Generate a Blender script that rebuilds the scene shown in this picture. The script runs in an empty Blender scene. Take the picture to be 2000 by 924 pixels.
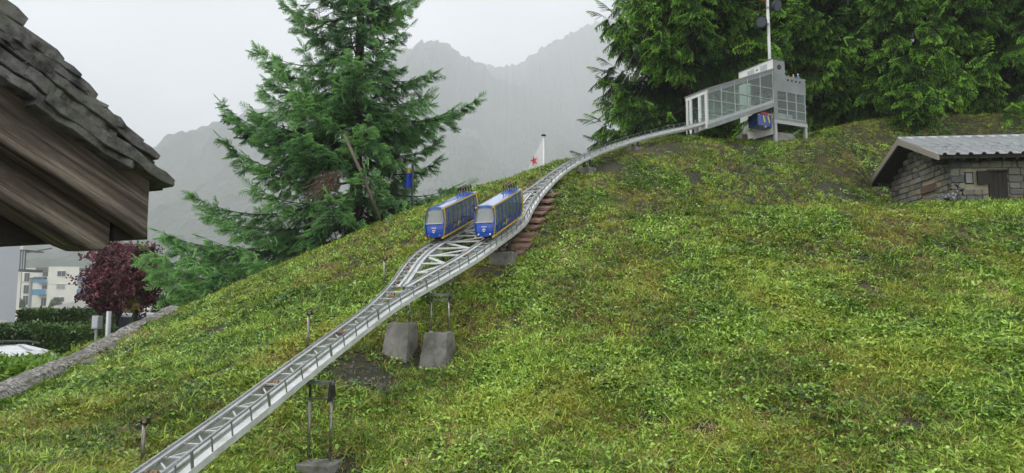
import bpy, math, random
import numpy as np
from mathutils import Vector, Matrix, Euler

# ---------------------------------------------------------------- camera, sky, sun, exposure
SC = bpy.context.scene
COL = SC.collection
R = math.radians
F = 1350.0; PT = R(5.5); CZ = 1.6
cd = bpy.data.cameras.new('camera'); cam = bpy.data.objects.new('camera', cd); COL.objects.link(cam)
cam.location = (0, 0, CZ); cam.rotation_euler = (R(90) + PT, 0, 0)
cd.sensor_width = 36; cd.lens = F / 2000 * 36; cd.clip_start = 0.05; cd.clip_end = 6000
SC.camera = cam

wd = bpy.data.worlds.new("World"); SC.world = wd; wd.use_nodes = True
wn = wd.node_tree.nodes; wl = wd.node_tree.links; wn.clear()
wo = wn.new('ShaderNodeOutputWorld'); bg = wn.new('ShaderNodeBackground'); wl.new(bg.outputs[0], wo.inputs[0])
sky = wn.new('ShaderNodeTexSky'); sky.sky_type = 'NISHITA'; sky.sun_disc = False
SUN_EL, SUN_AZ = R(52), R(-112)         # behind the cloud, to the left and a little behind the viewer
sky.sun_elevation = SUN_EL; sky.sun_rotation = SUN_AZ
tc = wn.new('ShaderNodeTexCoord'); mp = wn.new('ShaderNodeMapping'); mp.inputs['Scale'].default_value = (1.0, 1.0, 2.2)
nz = wn.new('ShaderNodeTexNoise'); nz.inputs['Scale'].default_value = 3.4; nz.inputs['Detail'].default_value = 6; nz.inputs['Roughness'].default_value = .55
nz.inputs['Distortion'].default_value = .4
cr = wn.new('ShaderNodeValToRGB')
cr.color_ramp.elements[0].position = .32; cr.color_ramp.elements[0].color = (5.9, 6.0, 6.3, 1)
cr.color_ramp.elements[1].position = .72; cr.color_ramp.elements[1].color = (13.2, 13.1, 13.2, 1)
mx = wn.new('ShaderNodeMix'); mx.data_type = 'RGBA'; mx.inputs[0].default_value = .93
wl.new(tc.outputs['Generated'], mp.inputs[0]); wl.new(mp.outputs[0], nz.inputs[0]); wl.new(nz.outputs[0], cr.inputs[0])
wl.new(sky.outputs[0], mx.inputs[6]); wl.new(cr.outputs[0], mx.inputs[7]); wl.new(mx.outputs[2], bg.inputs[0])
bg.inputs[1].default_value = 0.050

sd = bpy.data.lights.new('sun', 'SUN'); sd.energy = 1.5; sd.angle = R(24); sd.color = (1, .965, .91)
sun = bpy.data.objects.new('sun', sd); COL.objects.link(sun); sun.location = (0, 0, 50)
# light travels from azimuth SUN_AZ (0 = +Y, clockwise) down to the scene
sdir = Vector((math.sin(SUN_AZ) * math.cos(SUN_EL), math.cos(SUN_AZ) * math.cos(SUN_EL), math.sin(SUN_EL)))
sun.rotation_euler = sdir.to_track_quat('Z', 'Y').to_euler()

SC.view_settings.view_transform = 'Standard'; SC.view_settings.look = 'None'
SC.view_settings.exposure = 1.80; SC.view_settings.gamma = 1; SC.view_settings.use_curve_mapping = False
cy = SC.cycles; cy.use_denoising = True; cy.max_bounces = 6; cy.diffuse_bounces = 3; cy.glossy_bounces = 3
cy.transmission_bounces = 6; cy.transparent_max_bounces = 12; cy.volume_bounces = 3

rnd = random.Random(7)
rng = np.random.default_rng(11)

def P(px, py, d):
    """world point that lies at forward distance d on the line through a photograph pixel"""
    u = (px - 1000) / F; v = (462 - py) / F
    y = math.cos(PT) - v * math.sin(PT); z = math.sin(PT) + v * math.cos(PT)
    k = d / y
    return Vector((u * k, d, CZ + z * k))

def PX(px, d): return P(px, 600, d).x

# ---------------------------------------------------------------- materials
def ramp(nt, fac, stops):
    r = nt.nodes.new('ShaderNodeValToRGB'); e = r.color_ramp.elements
    while len(e) < len(stops): e.new(.5)
    for i, (p, c) in enumerate(stops): e[i].position = p; e[i].color = (*c, 1)
    nt.links.new(fac, r.inputs[0]); return r.outputs[0]

def noise(nt, coord, scale, detail=4, rough=.55, stretch=None, dist=0):
    n = nt.nodes.new('ShaderNodeTexNoise'); n.inputs['Scale'].default_value = scale; n.inputs['Detail'].default_value = detail
    n.inputs['Roughness'].default_value = rough; n.inputs['Distortion'].default_value = dist
    if stretch:
        m = nt.nodes.new('ShaderNodeMapping'); m.inputs['Scale'].default_value = stretch
        nt.links.new(coord, m.inputs[0]); coord = m.outputs[0]
    nt.links.new(coord, n.inputs[0]); return n.outputs[0]

def mixc(nt, a, b, fac, mode='MIX'):
    m = nt.nodes.new('ShaderNodeMix'); m.data_type = 'RGBA'; m.blend_type = mode
    for s, v in ((0, fac), (6, a), (7, b)):
        if hasattr(v, 'links'): nt.links.new(v, m.inputs[s])
        elif isinstance(v, (int, float)): m.inputs[s].default_value = v
        else: m.inputs[s].default_value = (*v, 1)
    return m.outputs[2]

def newmat(name, rough=.6, metal=0, coat=0):
    m = bpy.data.materials.new(name); m.use_nodes = True
    b = m.node_tree.nodes['Principled BSDF']; b.inputs['Roughness'].default_value = rough; b.inputs['Metallic'].default_value = metal
    if coat: b.inputs['Coat Weight'].default_value = coat; b.inputs['Coat Roughness'].default_value = .08
    return m, m.node_tree, b

def surf(name, c1, c2=None, rough=.6, metal=0, scale=20, detail=5, bump=0, bscale=None, stretch=None, coat=0,
         stain=None, stain_scale=3, rand=0, coords='Object', pos=(.35, .68), rvar=.12):
    m, nt, b = newmat(name, rough, metal, coat)
    t = nt.nodes.new('ShaderNodeTexCoord'); co = t.outputs['Object']
    if coords == 'World':
        co = nt.nodes.new('ShaderNodeNewGeometry').outputs['Position']
    c2 = c2 or tuple(x * .78 for x in c1)
    n = noise(nt, co, scale, detail, .6, stretch)
    c = ramp(nt, n, [(pos[0], c2), (pos[1], c1)])
    if stain:
        s = noise(nt, co, stain_scale, 5, .6)
        sf = ramp(nt, s, [(.48, (0, 0, 0)), (.66, (1, 1, 1))])
        c = mixc(nt, c, stain, sf)
    if rand:
        oi = nt.nodes.new('ShaderNodeObjectInfo'); mr = nt.nodes.new('ShaderNodeMapRange')
        mr.inputs[3].default_value = 1 - rand; mr.inputs[4].default_value = 1 + rand
        nt.links.new(oi.outputs['Random'], mr.inputs[0])
        h = nt.nodes.new('ShaderNodeHueSaturation'); nt.links.new(mr.outputs[0], h.inputs['Value']); nt.links.new(c, h.inputs['Color']); c = h.outputs[0]
    nt.links.new(c, b.inputs['Base Color'])
    rm = nt.nodes.new('ShaderNodeMapRange'); rm.inputs[3].default_value = max(.03, rough - rvar); rm.inputs[4].default_value = min(1, rough + rvar)
    nt.links.new(n, rm.inputs[0]); nt.links.new(rm.outputs[0], b.inputs['Roughness'])
    if bump:
        bn = nt.nodes.new('ShaderNodeBump'); bn.inputs['Strength'].default_value = bump; bn.inputs['Distance'].default_value = .01
        nb = noise(nt, co, bscale or scale * 2, 6, .65, stretch); nt.links.new(nb, bn.inputs['Height']); nt.links.new(bn.outputs[0], b.inputs['Normal'])
    return m

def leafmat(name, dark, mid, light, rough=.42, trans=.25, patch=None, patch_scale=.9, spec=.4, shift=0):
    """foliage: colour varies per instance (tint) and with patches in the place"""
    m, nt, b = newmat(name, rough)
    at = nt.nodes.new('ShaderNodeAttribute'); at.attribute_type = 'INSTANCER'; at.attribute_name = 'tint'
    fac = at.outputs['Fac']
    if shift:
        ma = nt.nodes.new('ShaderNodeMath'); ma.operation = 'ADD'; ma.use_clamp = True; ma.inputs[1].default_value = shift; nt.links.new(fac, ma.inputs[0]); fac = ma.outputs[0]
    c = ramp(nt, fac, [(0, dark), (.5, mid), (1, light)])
    if patch:
        g = nt.nodes.new('ShaderNodeNewGeometry')
        s = noise(nt, g.outputs['Position'], patch_scale, 4, .6)
        sf = ramp(nt, s, [(.48, (0, 0, 0)), (.70, (.6, .6, .6))])
        c = mixc(nt, c, patch, sf)
    nt.links.new(c, b.inputs['Base Color']); b.inputs['Specular IOR Level'].default_value = spec
    tr = nt.nodes.new('ShaderNodeBsdfTranslucent'); nt.links.new(c, tr.inputs[0])
    ms = nt.nodes.new('ShaderNodeMixShader'); ms.inputs[0].default_value = trans
    o = nt.nodes['Material Output']; nt.links.new(b.outputs[0], ms.inputs[1]); nt.links.new(tr.outputs[0], ms.inputs[2]); nt.links.new(ms.outputs[0], o.inputs[0])
    return m

def glass(name, tint=(.8, .86, .84), rough=.04, alpha=.25, body=.3):
    m, nt, b = newmat(name, rough)
    b.inputs['Base Color'].default_value = (*[x*body for x in tint], 1); b.inputs['Specular IOR Level'].default_value = .6
    tp = nt.nodes.new('ShaderNodeBsdfTransparent'); tp.inputs[0].default_value = (*[min(1, x * 1.05) for x in tint], 1)
    ms = nt.nodes.new('ShaderNodeMixShader'); ms.inputs[0].default_value = alpha
    o = nt.nodes['Material Output']; nt.links.new(tp.outputs[0], ms.inputs[1]); nt.links.new(b.outputs[0], ms.inputs[2]); nt.links.new(ms.outputs[0], o.inputs[0])
    return m

M = {}
M['track'] = surf('painted_track_steel', (.66, .68, .68), (.52, .54, .54), .32, 0, 9, bump=.05, stain=(.45, .45, .42), stain_scale=6)
M['track_dark'] = surf('grey_steel', (.20, .22, .21), (.13, .14, .135), .4, .3, 30, bump=.05)
M['rail_steel'] = surf('rail_steel', (.42, .43, .43), (.30, .31, .31), .3, .7, 40)
M['railing'] = surf('railing_steel', (.24, .27, .26), (.17, .20, .19), .4, .3, 60)
M['tube'] = surf('wet_steel_tube', (.32, .31, .28), (.20, .19, .17), .3, .75, 25, bump=.03)
M['rust'] = surf('rusty_roller', (.42, .26, .13), (.20, .12, .07), .6, .1, 80, bump=.2)
M['roller_grey'] = surf('worn_roller_metal', (.36, .34, .31), (.2, .19, .17), .4, .6, 60)
M['black_steel'] = surf('black_steel', (.035, .037, .035), (.02, .02, .02), .45, .3, 30)
M['concrete'] = surf('wet_concrete', (.27, .262, .235), (.16, .155, .138), .65, 0, 7, bump=.45, bscale=60, stain=(.09, .088, .07), stain_scale=6)
M['slab_red'] = surf('reddish_stone', (.32, .16, .125), (.20, .11, .09), .5, 0, 14, bump=.4, bscale=50, stain=(.14, .10, .09), stain_scale=5, rand=.22)
M['old_wood'] = None
M['slate'] = surf('lichen_slate', (.19, .185, .175), (.022, .021, .02), .7, 0, 26, 8, bump=1, bscale=40, stain=(.15, .155, .115), stain_scale=7, rand=.3)
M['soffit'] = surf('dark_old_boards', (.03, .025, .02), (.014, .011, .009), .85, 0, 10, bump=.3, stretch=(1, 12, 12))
M['blue'] = surf('blue_car_paint', (.014, .085, .48), (.012, .07, .42), .22, 0, 3, coat=.5, rvar=.04)
M['blue_roof'] = surf('blue_roof_sky_reflection', (.16, .27, .66), (.13, .23, .58), .14, .25, 5, coat=1, rvar=.04)  # paler than the body: the sky's reflection is put into the roof colour
M['blue_dark'] = surf('dark_blue_and_side_shade', (.012, .055, .30), (.01, .045, .24), .3, 0, 8, coat=.3)  # dark blue; on the cars it carries the shade of their sides
M['yellow'] = surf('yellow_paint', (.78, .55, .05), (.70, .48, .04), .35, 0, 20, coat=.3)
M['white'] = surf('white_paint', (.78, .78, .77), (.70, .70, .69), .45, 0, 6, stain=(.62, .62, .58), stain_scale=3)
M['white_mark'] = surf('white_print', (.8, .8, .82), None, .5)
M['red'] = surf('red_paint', (.55, .03, .03), None, .4)
M['lens'] = surf('lamp_lens', (.85, .85, .82), None, .1)
M['lens_red'] = surf('red_lamp_lens', (.6, .05, .04), None, .15)
M['screen'] = glass('windscreen_glass', (.78, .80, .80), .06, .42, .8)
M['car_glass'] = glass('side_window_glass', (.42, .50, .50), .04, .42, .55)
M['stn_glass'] = glass('station_glass', (.80, .87, .85), .05, .12, .8)
M['grey_metal'] = surf('grey_station_metal', (.27, .29, .29), (.20, .215, .215), .45, .15, 6, bump=.06, stain=(.19, .205, .20), stain_scale=3)
M['grey_frame'] = surf('grey_frame_metal', (.44, .46, .455), (.34, .36, .355), .4, .2, 20)
M['seat'] = surf('cream_interior', (.55, .52, .42), None, .6)
M['interior'] = surf('dark_interior', (.08, .09, .09), None, .7)
M['tin_light'] = surf('galvanised_roof', (.52, .54, .56), (.44, .46, .48), .3, .45, 1.5)
M['tin_trim'] = surf('weathered_trim_board', (.34, .31, .27), (.22, .2, .17), .7, 0, 16, stretch=(1, 8, 8), bump=.2)
M['mortar'] = surf('pale_mortar', (.42, .37, .27), (.30, .27, .20), .9, 0, 40, bump=.5)
def stone(n, a, b): return surf(n, a, b, .75, 0, 25, 6, bump=.6, bscale=45, rand=.25)
STONES = [stone('stone_grey', (.235, .23, .205), (.15, .148, .13)), stone('stone_olive', (.26, .245, .19), (.18, .17, .135)),
          stone('stone_dark', (.115, .113, .108), (.065, .065, .063)), stone('stone_tan', (.27, .245, .19), (.19, .17, .13)),
          stone('stone_blue', (.16, .17, .175), (.10, .105, .11)), stone('stone_rust', (.24, .17, .12), (.16, .12, .09))]
M['plaque'] = surf('brown_plaque', (.17, .105, .08), (.10, .065, .05), .6, 0, 18, bump=.2)
M['door_wood'] = surf('dark_door_wood', (.022, .016, .011), (.009, .007, .005), .7, 0, 18, stretch=(8, 8, 1), bump=.3)
M['goat'] = surf('dark_cast_painted_glints', (.34, .35, .36), (.008, .008, .009), .25, .1, 26, 8, bump=.8, bscale=60, pos=(.48, .66))  # pale noise patches are the wet glints, put into the colour
M['rock'] = surf('grey_rock', (.22, .215, .20), (.09, .088, .08), .75, 0, 7, 8, bump=.9, bscale=20, stain=(.06, .06, .055), stain_scale=5)
M['curb'] = surf('pebble_concrete', (.36, .345, .315), (.07, .066, .058), .8, 0, 34, 4, bump=1, bscale=45, stain=(.10, .095, .075), stain_scale=3, pos=(.42, .60))
M['bark'] = surf('spruce_bark', (.085, .06, .045), (.035, .026, .02), .9, 0, 18, bump=.8, stretch=(4, 4, 1), coords='World')
M['dead_twig'] = surf('dead_twig', (.20, .135, .09), (.10, .07, .05), .9, 0, 25)
M['stake'] = surf('stake_wood', (.17, .14, .105), (.10, .08, .06), .8, 0, 14, stretch=(1, 1, .2), bump=.4)
M['plum_bark'] = surf('plum_bark', (.075, .065, .055), (.035, .03, .027), .9, 0, 25, bump=.5)
M['facade'] = surf('cream_render', (.80, .77, .70), (.72, .69, .62), .8, 0, .6)
M['facade_grey'] = surf('grey_render', (.58, .61, .64), (.54, .57, .60), .7, 0, .8)
M['dark_glass'] = surf('dark_window_glass', (.05, .06, .07), None, .12)
M['blind'] = surf('window_blind', (.35, .34, .32), None, .6)
M['balcony_blue'] = surf('blue_balcony_panel', (.10, .27, .46), (.08, .23, .4), .5, 0, 2)
M['roof_grey'] = surf('dark_roof_edge', (.13, .135, .14), None, .6)
M['tile_roof'] = surf('grey_tile_roof', (.24, .21, .19), (.16, .14, .13), .7, 0, 3)
M['tent'] = surf('pale_canvas', (.60, .58, .55), (.54, .52, .49), .8, 0, 2)
M['car_white'] = surf('white_car_paint', (.68, .70, .72), None, .15, 0, 4, coat=1, rvar=.03)
M['van_paint'] = surf('pale_van_paint', (.58, .60, .62), None, .2, 0, 4, coat=.8, rvar=.03)
M['tyre'] = surf('tyre_rubber', (.02, .02, .02), None, .8)
M['pole'] = surf('galvanised_pole', (.42, .44, .45), None, .45, .3, 8)
M['flag_white'] = surf('white_flag_cloth', (.86, .85, .87), (.82, .81, .83), .8)
M['flag_red'] = surf('red_flag_print', (.70, .05, .06), None, .8)
M['flag_blue'] = surf('blue_flag_cloth', (.03, .10, .70), None, .8)
M['flag_yellow'] = surf('yellow_flag_cloth', (.75, .60, .15), None, .8)
M['wire'] = surf('wire_strand', (.16, .16, .15), None, .5, .5)
M['speaker'] = surf('dark_lamp_housing', (.06, .065, .085), None, .35)
M['asphalt'] = surf('asphalt', (.06, .06, .058), (.045, .045, .044), .8, 0, 3)
M['mud'] = surf('bare_soil', (.085, .065, .045), (.045, .035, .025), .8, 0, 8, 7, bump=.8, bscale=25, stain=(.11, .105, .09), stain_scale=7)

def wood():
    m, nt, b = newmat('weathered_beam_wood', .75)
    t = nt.nodes.new('ShaderNodeTexCoord'); mp = nt.nodes.new('ShaderNodeMapping'); mp.inputs['Scale'].default_value = (1.3, 34, 34)
    nt.links.new(t.outputs['Object'], mp.inputs[0])
    g1 = noise(nt, mp.outputs[0], 1.2, 7, .62, (1, 1, 1), .6)
    c = ramp(nt, g1, [(.34, (.02, .014, .010)), (.45, (.11, .085, .062)), (.54, (.22, .18, .14)), (.66, (.42, .36, .29))])
    n = noise(nt, t.outputs['Object'], 3, 4, .6, (1, 3, 3))
    c = mixc(nt, c, (.06, .048, .038), ramp(nt, n, [(.45, (0, 0, 0)), (.72, (.75, .75, .75))]))
    f = noise(nt, t.outputs['Object'], 30, 5, .7, (1, 20, 20))
    c = mixc(nt, c, ramp(nt, f, [(.3, (.35, .35, .35)), (.7, (1.25, 1.22, 1.2))]), .8, 'MULTIPLY')
    nt.links.new(c, b.inputs['Base Color'])
    bm = nt.nodes.new('ShaderNodeBump'); bm.inputs['Strength'].default_value = .8; bm.inputs['Distance'].default_value = .004
    nt.links.new(f, bm.inputs['Height']); nt.links.new(bm.outputs[0], b.inputs['Normal'])
    return m
M['old_wood'] = wood()

# ---------------------------------------------------------------- mesh helpers
ORI = {}
def root(name, loc, label, cat, group=None, kind=None):
    o = bpy.data.objects.new(name, None); COL.objects.link(o); o.location = loc; o.empty_display_size = .1
    ORI[o.name] = Vector(loc); tag(o, label, cat, group, kind); return o
def tag(o, label=None, cat=None, group=None, kind=None):
    if label: o['label'] = label
    if cat: o['category'] = cat
    if group: o['group'] = group
    if kind: o['kind'] = kind
    return o

class MB:
    def __init__(s): s.v = []; s.f = []
    def quadstrip(s, ringA, ringB): pass
    def poly(s, pts):
        i = len(s.v); s.v += [tuple(p) for p in pts]; s.f.append(tuple(range(i, i + len(pts))))
    def frame_box(s, c, ax, ay, az):
        c = Vector(c); i = len(s.v)
        for sx, sy, sz in ((-1,-1,-1),(1,-1,-1),(1,1,-1),(-1,1,-1),(-1,-1,1),(1,-1,1),(1,1,1),(-1,1,1)):
            s.v.append(tuple(c + ax * sx + ay * sy + az * sz))
        s.f += [(i,i+3,i+2,i+1),(i+4,i+5,i+6,i+7),(i,i+1,i+5,i+4),(i+1,i+2,i+6,i+5),(i+2,i+3,i+7,i+6),(i+3,i,i+4,i+7)]
        return s
    def box(s, x0, x1, y0, y1, z0, z1):
        return s.frame_box(((x0+x1)/2, (y0+y1)/2, (z0+z1)/2), Vector(((x1-x0)/2,0,0)), Vector((0,(y1-y0)/2,0)), Vector((0,0,(z1-z0)/2)))
    def bar(s, a, b, w, h, up=(0, 0, 1)):
        a = Vector(a); b = Vector(b); d = b - a; l = d.length; d.normalize(); up = Vector(up)
        if abs(d.dot(up)) > .98: up = Vector((1, 0, 0))
        n = d.cross(up).normalized(); u = n.cross(d)
        return s.frame_box((a + b) / 2, d * l / 2, n * w / 2, u * h / 2)
    def tube(s, pts, rad, n=8, cap=True):
        pts = [Vector(p) for p in pts]
        if isinstance(rad, (int, float)): rad = [rad] * len(pts)
        base = len(s.v); ref = Vector((0, 0, 1))
        for k, p in enumerate(pts):
            d = (pts[min(k+1, len(pts)-1)] - pts[max(k-1, 0)]).normalized()
            r = ref if abs(d.dot(ref)) < .95 else Vector((1, 0, 0))
            a = d.cross(r).normalized(); b = a.cross(d)
            for j in range(n):
                t = 2 * math.pi * j / n
                s.v.append(tuple(p + a * math.cos(t) * rad[k] + b * math.sin(t) * rad[k]))
        for k in range(len(pts) - 1):
            for j in range(n):
                a0 = base + k*n + j; a1 = base + k*n + (j+1) % n
                s.f.append((a0, a1, a1 + n, a0 + n))
        if cap:
            s.f.append(tuple(base + j for j in range(n))[::-1]); e = base + (len(pts)-1) * n
            s.f.append(tuple(e + j for j in range(n)))
        return s
    def prism(s, poly, off):
        """closed polygon extruded by the vector off"""
        off = Vector(off); n = len(poly); i = len(s.v)
        s.v += [tuple(Vector(p)) for p in poly] + [tuple(Vector(p) + off) for p in poly]
        s.f.append(tuple(range(i, i+n))); s.f.append(tuple(range(i+n, i+2*n))[::-1])
        for j in range(n): k = (j+1) % n; s.f.append((i+j, i+j+n, i+k+n, i+k))
        return s
    def lathe(s, c, prof, n=14):
        c = Vector(c); i = len(s.v)
        for (r, z) in prof:
            for j in range(n):
                t = 2*math.pi*j/n; s.v.append(tuple(c + Vector((r*math.cos(t), r*math.sin(t), z))))
        for k in range(len(prof)-1):
            for j in range(n):
                a0 = i+k*n+j; a1 = i+k*n+(j+1) % n; s.f.append((a0, a1, a1+n, a0+n))
        return s
    def build(s, name, mat, parent=None, bevel=0, smooth=False, local=False):
        me = bpy.data.meshes.new(name)
        off = Vector((0, 0, 0))
        if parent is not None and not local: off = ORI.get(parent.name, off)
        me.from_pydata([tuple(Vector(v) - off) for v in s.v] if off.length else s.v, [], s.f)
        mats = mat if isinstance(mat, list) else [mat]
        for m in mats: me.materials.append(m)
        import bmesh
        bm = bmesh.new(); bm.from_mesh(me); bmesh.ops.recalc_face_normals(bm, faces=bm.faces)
        if bevel:
            bmesh.ops.bevel(bm, geom=list(bm.edges), offset=bevel, segments=1, affect='EDGES', clamp_overlap=True)
        bm.to_mesh(me); bm.free()
        if smooth:
            for p in me.polygons: p.use_smooth = True
        o = bpy.data.objects.new(name, me); COL.objects.link(o)
        if parent is not None: o.parent = parent; ORI[o.name] = off
        return o

def unit_mesh(name, mat, bevel=.0, jitter=0, seed=0, subdiv=False):
    import bmesh
    me = bpy.data.meshes.new(name); bm = bmesh.new(); bmesh.ops.create_cube(bm, size=1)
    r = random.Random(seed)
    if bevel: bmesh.ops.bevel(bm, geom=list(bm.edges), offset=bevel, segments=1, affect='EDGES')
    if jitter:
        for v in bm.verts: v.co += Vector((r.uniform(-1, 1), r.uniform(-1, 1), r.uniform(-1, 1))) * jitter
    bm.to_mesh(me); bm.free(); me.materials.append(mat); return me

def place(name, me, parent, Mx):
    """a piece that shares its mesh; Mx is its matrix in world space (or in the parent's frame when the parent is built locally)"""
    o = bpy.data.objects.new(name, me); COL.objects.link(o)
    if parent is not None:
        o.parent = parent; Mx = Matrix.Translation(-ORI.get(parent.name, Vector((0, 0, 0)))) @ Mx
    o.matrix_basis = Mx; return o

def bar_mx(a, b, w, h, up=(0, 0, 1)):
    a = Vector(a); b = Vector(b); d = b - a; l = d.length; d.normalize(); up = Vector(up)
    if abs(d.dot(up)) > .98: up = Vector((1, 0, 0))
    n = d.cross(up).normalized(); u = n.cross(d); c = (a + b) / 2
    return Matrix(((d.x*l, n.x*w, u.x*h, c.x), (d.y*l, n.y*w, u.y*h, c.y), (d.z*l, n.z*w, u.z*h, c.z), (0, 0, 0, 1)))

# value noise in numpy
def _h(ix, iy, s):
    n = (ix * 374761393 + iy * 668265263 + s * 144665) & 0xffffffff
    n = ((n ^ (n >> 13)) * 1274126177) & 0xffffffff
    return ((n ^ (n >> 16)) & 0xffff) / 65535.0
def vnoise(x, y, s=0):
    x = np.asarray(x, float); y = np.asarray(y, float)
    ix = np.floor(x).astype(np.int64); iy = np.floor(y).astype(np.int64); fx = x - ix; fy = y - iy
    fx = fx*fx*(3-2*fx); fy = fy*fy*(3-2*fy)
    return (_h(ix, iy, s)*(1-fx) + _h(ix+1, iy, s)*fx)*(1-fy) + (_h(ix, iy+1, s)*(1-fx) + _h(ix+1, iy+1, s)*fx)*fy
def fbm(x, y, o=5, s=0, g=.5):
    t = 0; a = 1; n = 0
    for k in range(o):
        t = t + a * vnoise(np.asarray(x) * 2**k, np.asarray(y) * 2**k, s + k); n += a; a *= g
    return t / n

# ---------------------------------------------------------------- scatter: one mesh holds loose points and a few templates
_groups = {}
def scatter_group(K):
    if K in _groups: return _groups[K]
    g = bpy.data.node_groups.new('scatter_%d' % K, 'GeometryNodeTree')
    g.interface.new_socket('Geometry', in_out='INPUT', socket_type='NodeSocketGeometry'); g.interface.new_socket('Geometry', in_out='OUTPUT', socket_type='NodeSocketGeometry')
    N = g.nodes; L = g.links; gi = N.new('NodeGroupInput'); go = N.new('NodeGroupOutput')
    def attr(n, t): a = N.new('GeometryNodeInputNamedAttribute'); a.data_type = t; a.inputs[0].default_value = n; return a.outputs[0]
    def eq(a, v):
        c = N.new('FunctionNodeCompare'); c.data_type = 'INT'; c.operation = 'EQUAL'; L.new(a, c.inputs[2]); c.inputs[3].default_value = v; return c.outputs[0]
    tid = attr('tid', 'INT'); pick = attr('pick', 'INT'); rot = attr('rot', 'FLOAT_VECTOR'); scl = attr('scl', 'FLOAT')
    jn = N.new('GeometryNodeJoinGeometry')
    for k in range(K):
        s = N.new('GeometryNodeSeparateGeometry'); s.domain = 'POINT'; L.new(gi.outputs[0], s.inputs[0]); L.new(eq(tid, k), s.inputs[1])
        p = N.new('GeometryNodeSeparateGeometry'); p.domain = 'POINT'; L.new(gi.outputs[0], p.inputs[0]); L.new(eq(tid, -1), p.inputs[1])
        ip = N.new('GeometryNodeInstanceOnPoints'); L.new(p.outputs[0], ip.inputs['Points']); L.new(eq(pick, k), ip.inputs['Selection'])
        L.new(s.outputs[0], ip.inputs['Instance']); L.new(rot, ip.inputs['Rotation']); L.new(scl, ip.inputs['Scale']); L.new(ip.outputs[0], jn.inputs[0])
    L.new(jn.outputs[0], go.inputs[0]); _groups[K] = g; return g

def scatter(name, parent, templates, mats, pos, rot, scl, pick, tint, origin=None):
    """templates: list of (verts Nx3, faces list, material index per face)"""
    off = ORI.get(parent.name, Vector((0, 0, 0))) if parent is not None else Vector((0, 0, 0))
    pos = np.asarray(pos, float) - np.array(off)
    V = [pos]; T = [np.full(len(pos), -1)]; Fc = []; MI = []; n = len(pos)
    for k, (v, f, mi) in enumerate(templates):
        V.append(np.asarray(v, float)); T.append(np.full(len(v), k)); Fc += [tuple(i + n for i in q) for q in f]; MI += list(mi); n += len(v)
    V = np.vstack(V); T = np.concatenate(T).astype(np.int32); m = len(pos)
    me = bpy.data.meshes.new(name); me.from_pydata(V.tolist(), [], Fc)
    for x in mats: me.materials.append(x)
    me.polygons.foreach_set('material_index', np.array(MI, np.int32))
    def put(n_, t, arr, field='value', w=1):
        a = me.attributes.new(n_, t, 'POINT'); full = np.zeros((len(V), w), np.int32 if t == 'INT' else np.float32)
        full[:m] = np.asarray(arr).reshape(m, w); a.data.foreach_set(field, full.ravel())
    a = me.attributes.new('tid', 'INT', 'POINT'); a.data.foreach_set('value', T)
    put('pick', 'INT', pick); put('rot', 'FLOAT_VECTOR', rot, 'vector', 3); put('scl', 'FLOAT', scl); put('tint', 'FLOAT', tint)
    o = bpy.data.objects.new(name, me); COL.objects.link(o)
    if parent is not None: o.parent = parent
    md = o.modifiers.new('scatter', 'NODES'); md.node_group = scatter_group(len(templates))
    o['kind'] = 'stuff'
    return o

def euler_from_dirs(d, roll):
    """euler XYZ that turns +X onto each direction d"""
    d = d / np.linalg.norm(d, axis=1)[:, None]
    yaw = np.arctan2(d[:, 1], d[:, 0]); pitch = -np.arcsin(np.clip(d[:, 2], -1, 1))
    return np.column_stack([roll, pitch, yaw])

# ---------------------------------------------------------------- the hill
CP = [  # photograph pixel x, y and forward distance of points on the turf
 (0,924,3.8),(200,924,4.1),(400,924,4.4),(640,914,4.75),(600,924,4.7),(700,900,4.85),(1000,924,4.5),(1250,924,4.3),(1500,924,4.2),(1750,924,4.1),(2000,924,4.0),
 (0,790,5.5),(100,850,4.65),(150,720,6.9),(300,850,4.8),(300,750,5.9),(450,700,6.4),(600,700,6.0),(330,622,8.8),(500,650,7.0),(650,560,8.2),(800,480,9.2),
 (430,578,9.4),(600,497,10.4),(740,437,10.9),(830,404,11.3),(930,372,11.7),(1030,338,12.0),
 (775,712,6.25),(850,706,6.4),(900,560,7.5),(1000,508,8.3),(1075,372,10.3),(1140,338,11.4),(1235,294,12.3),(1352,268,13.2),
 (1130,312,12.2),(1200,292,12.9),(1350,272,13.9),(1450,276,14.2),(1560,280,14.3),(1600,276,14.4),(1640,266,14.8),(1700,250,15.2),(1760,240,15.4),(1820,233,15.5),(1870,229,15.6),(1935,229,15.6),(2000,229,15.6),(2060,229,15.6),
 (1100,700,5.9),(1100,560,7.4),(1200,440,9.1),(1300,405,9.7),(1400,404,9.6),(1500,403,9.5),(1650,402,9.4),(1800,401,9.3),(2000,394,9.2),
 (1300,700,5.7),(1500,700,5.6),(1750,680,5.6),(2000,650,5.7),(1500,540,7.3),(1750,530,7.3),(2000,520,7.3),
 (1300,340,11.0),(1400,335,11.4),(1450,300,13.0),(1550,310,12.9),(1600,350,11.8),(1650,375,11.5),(1700,380,11.9),(1690,330,13.2),(1740,290,14.6),(1350,290,12.4),
]
cp = [tuple(P(*c)) for c in CP]
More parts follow.
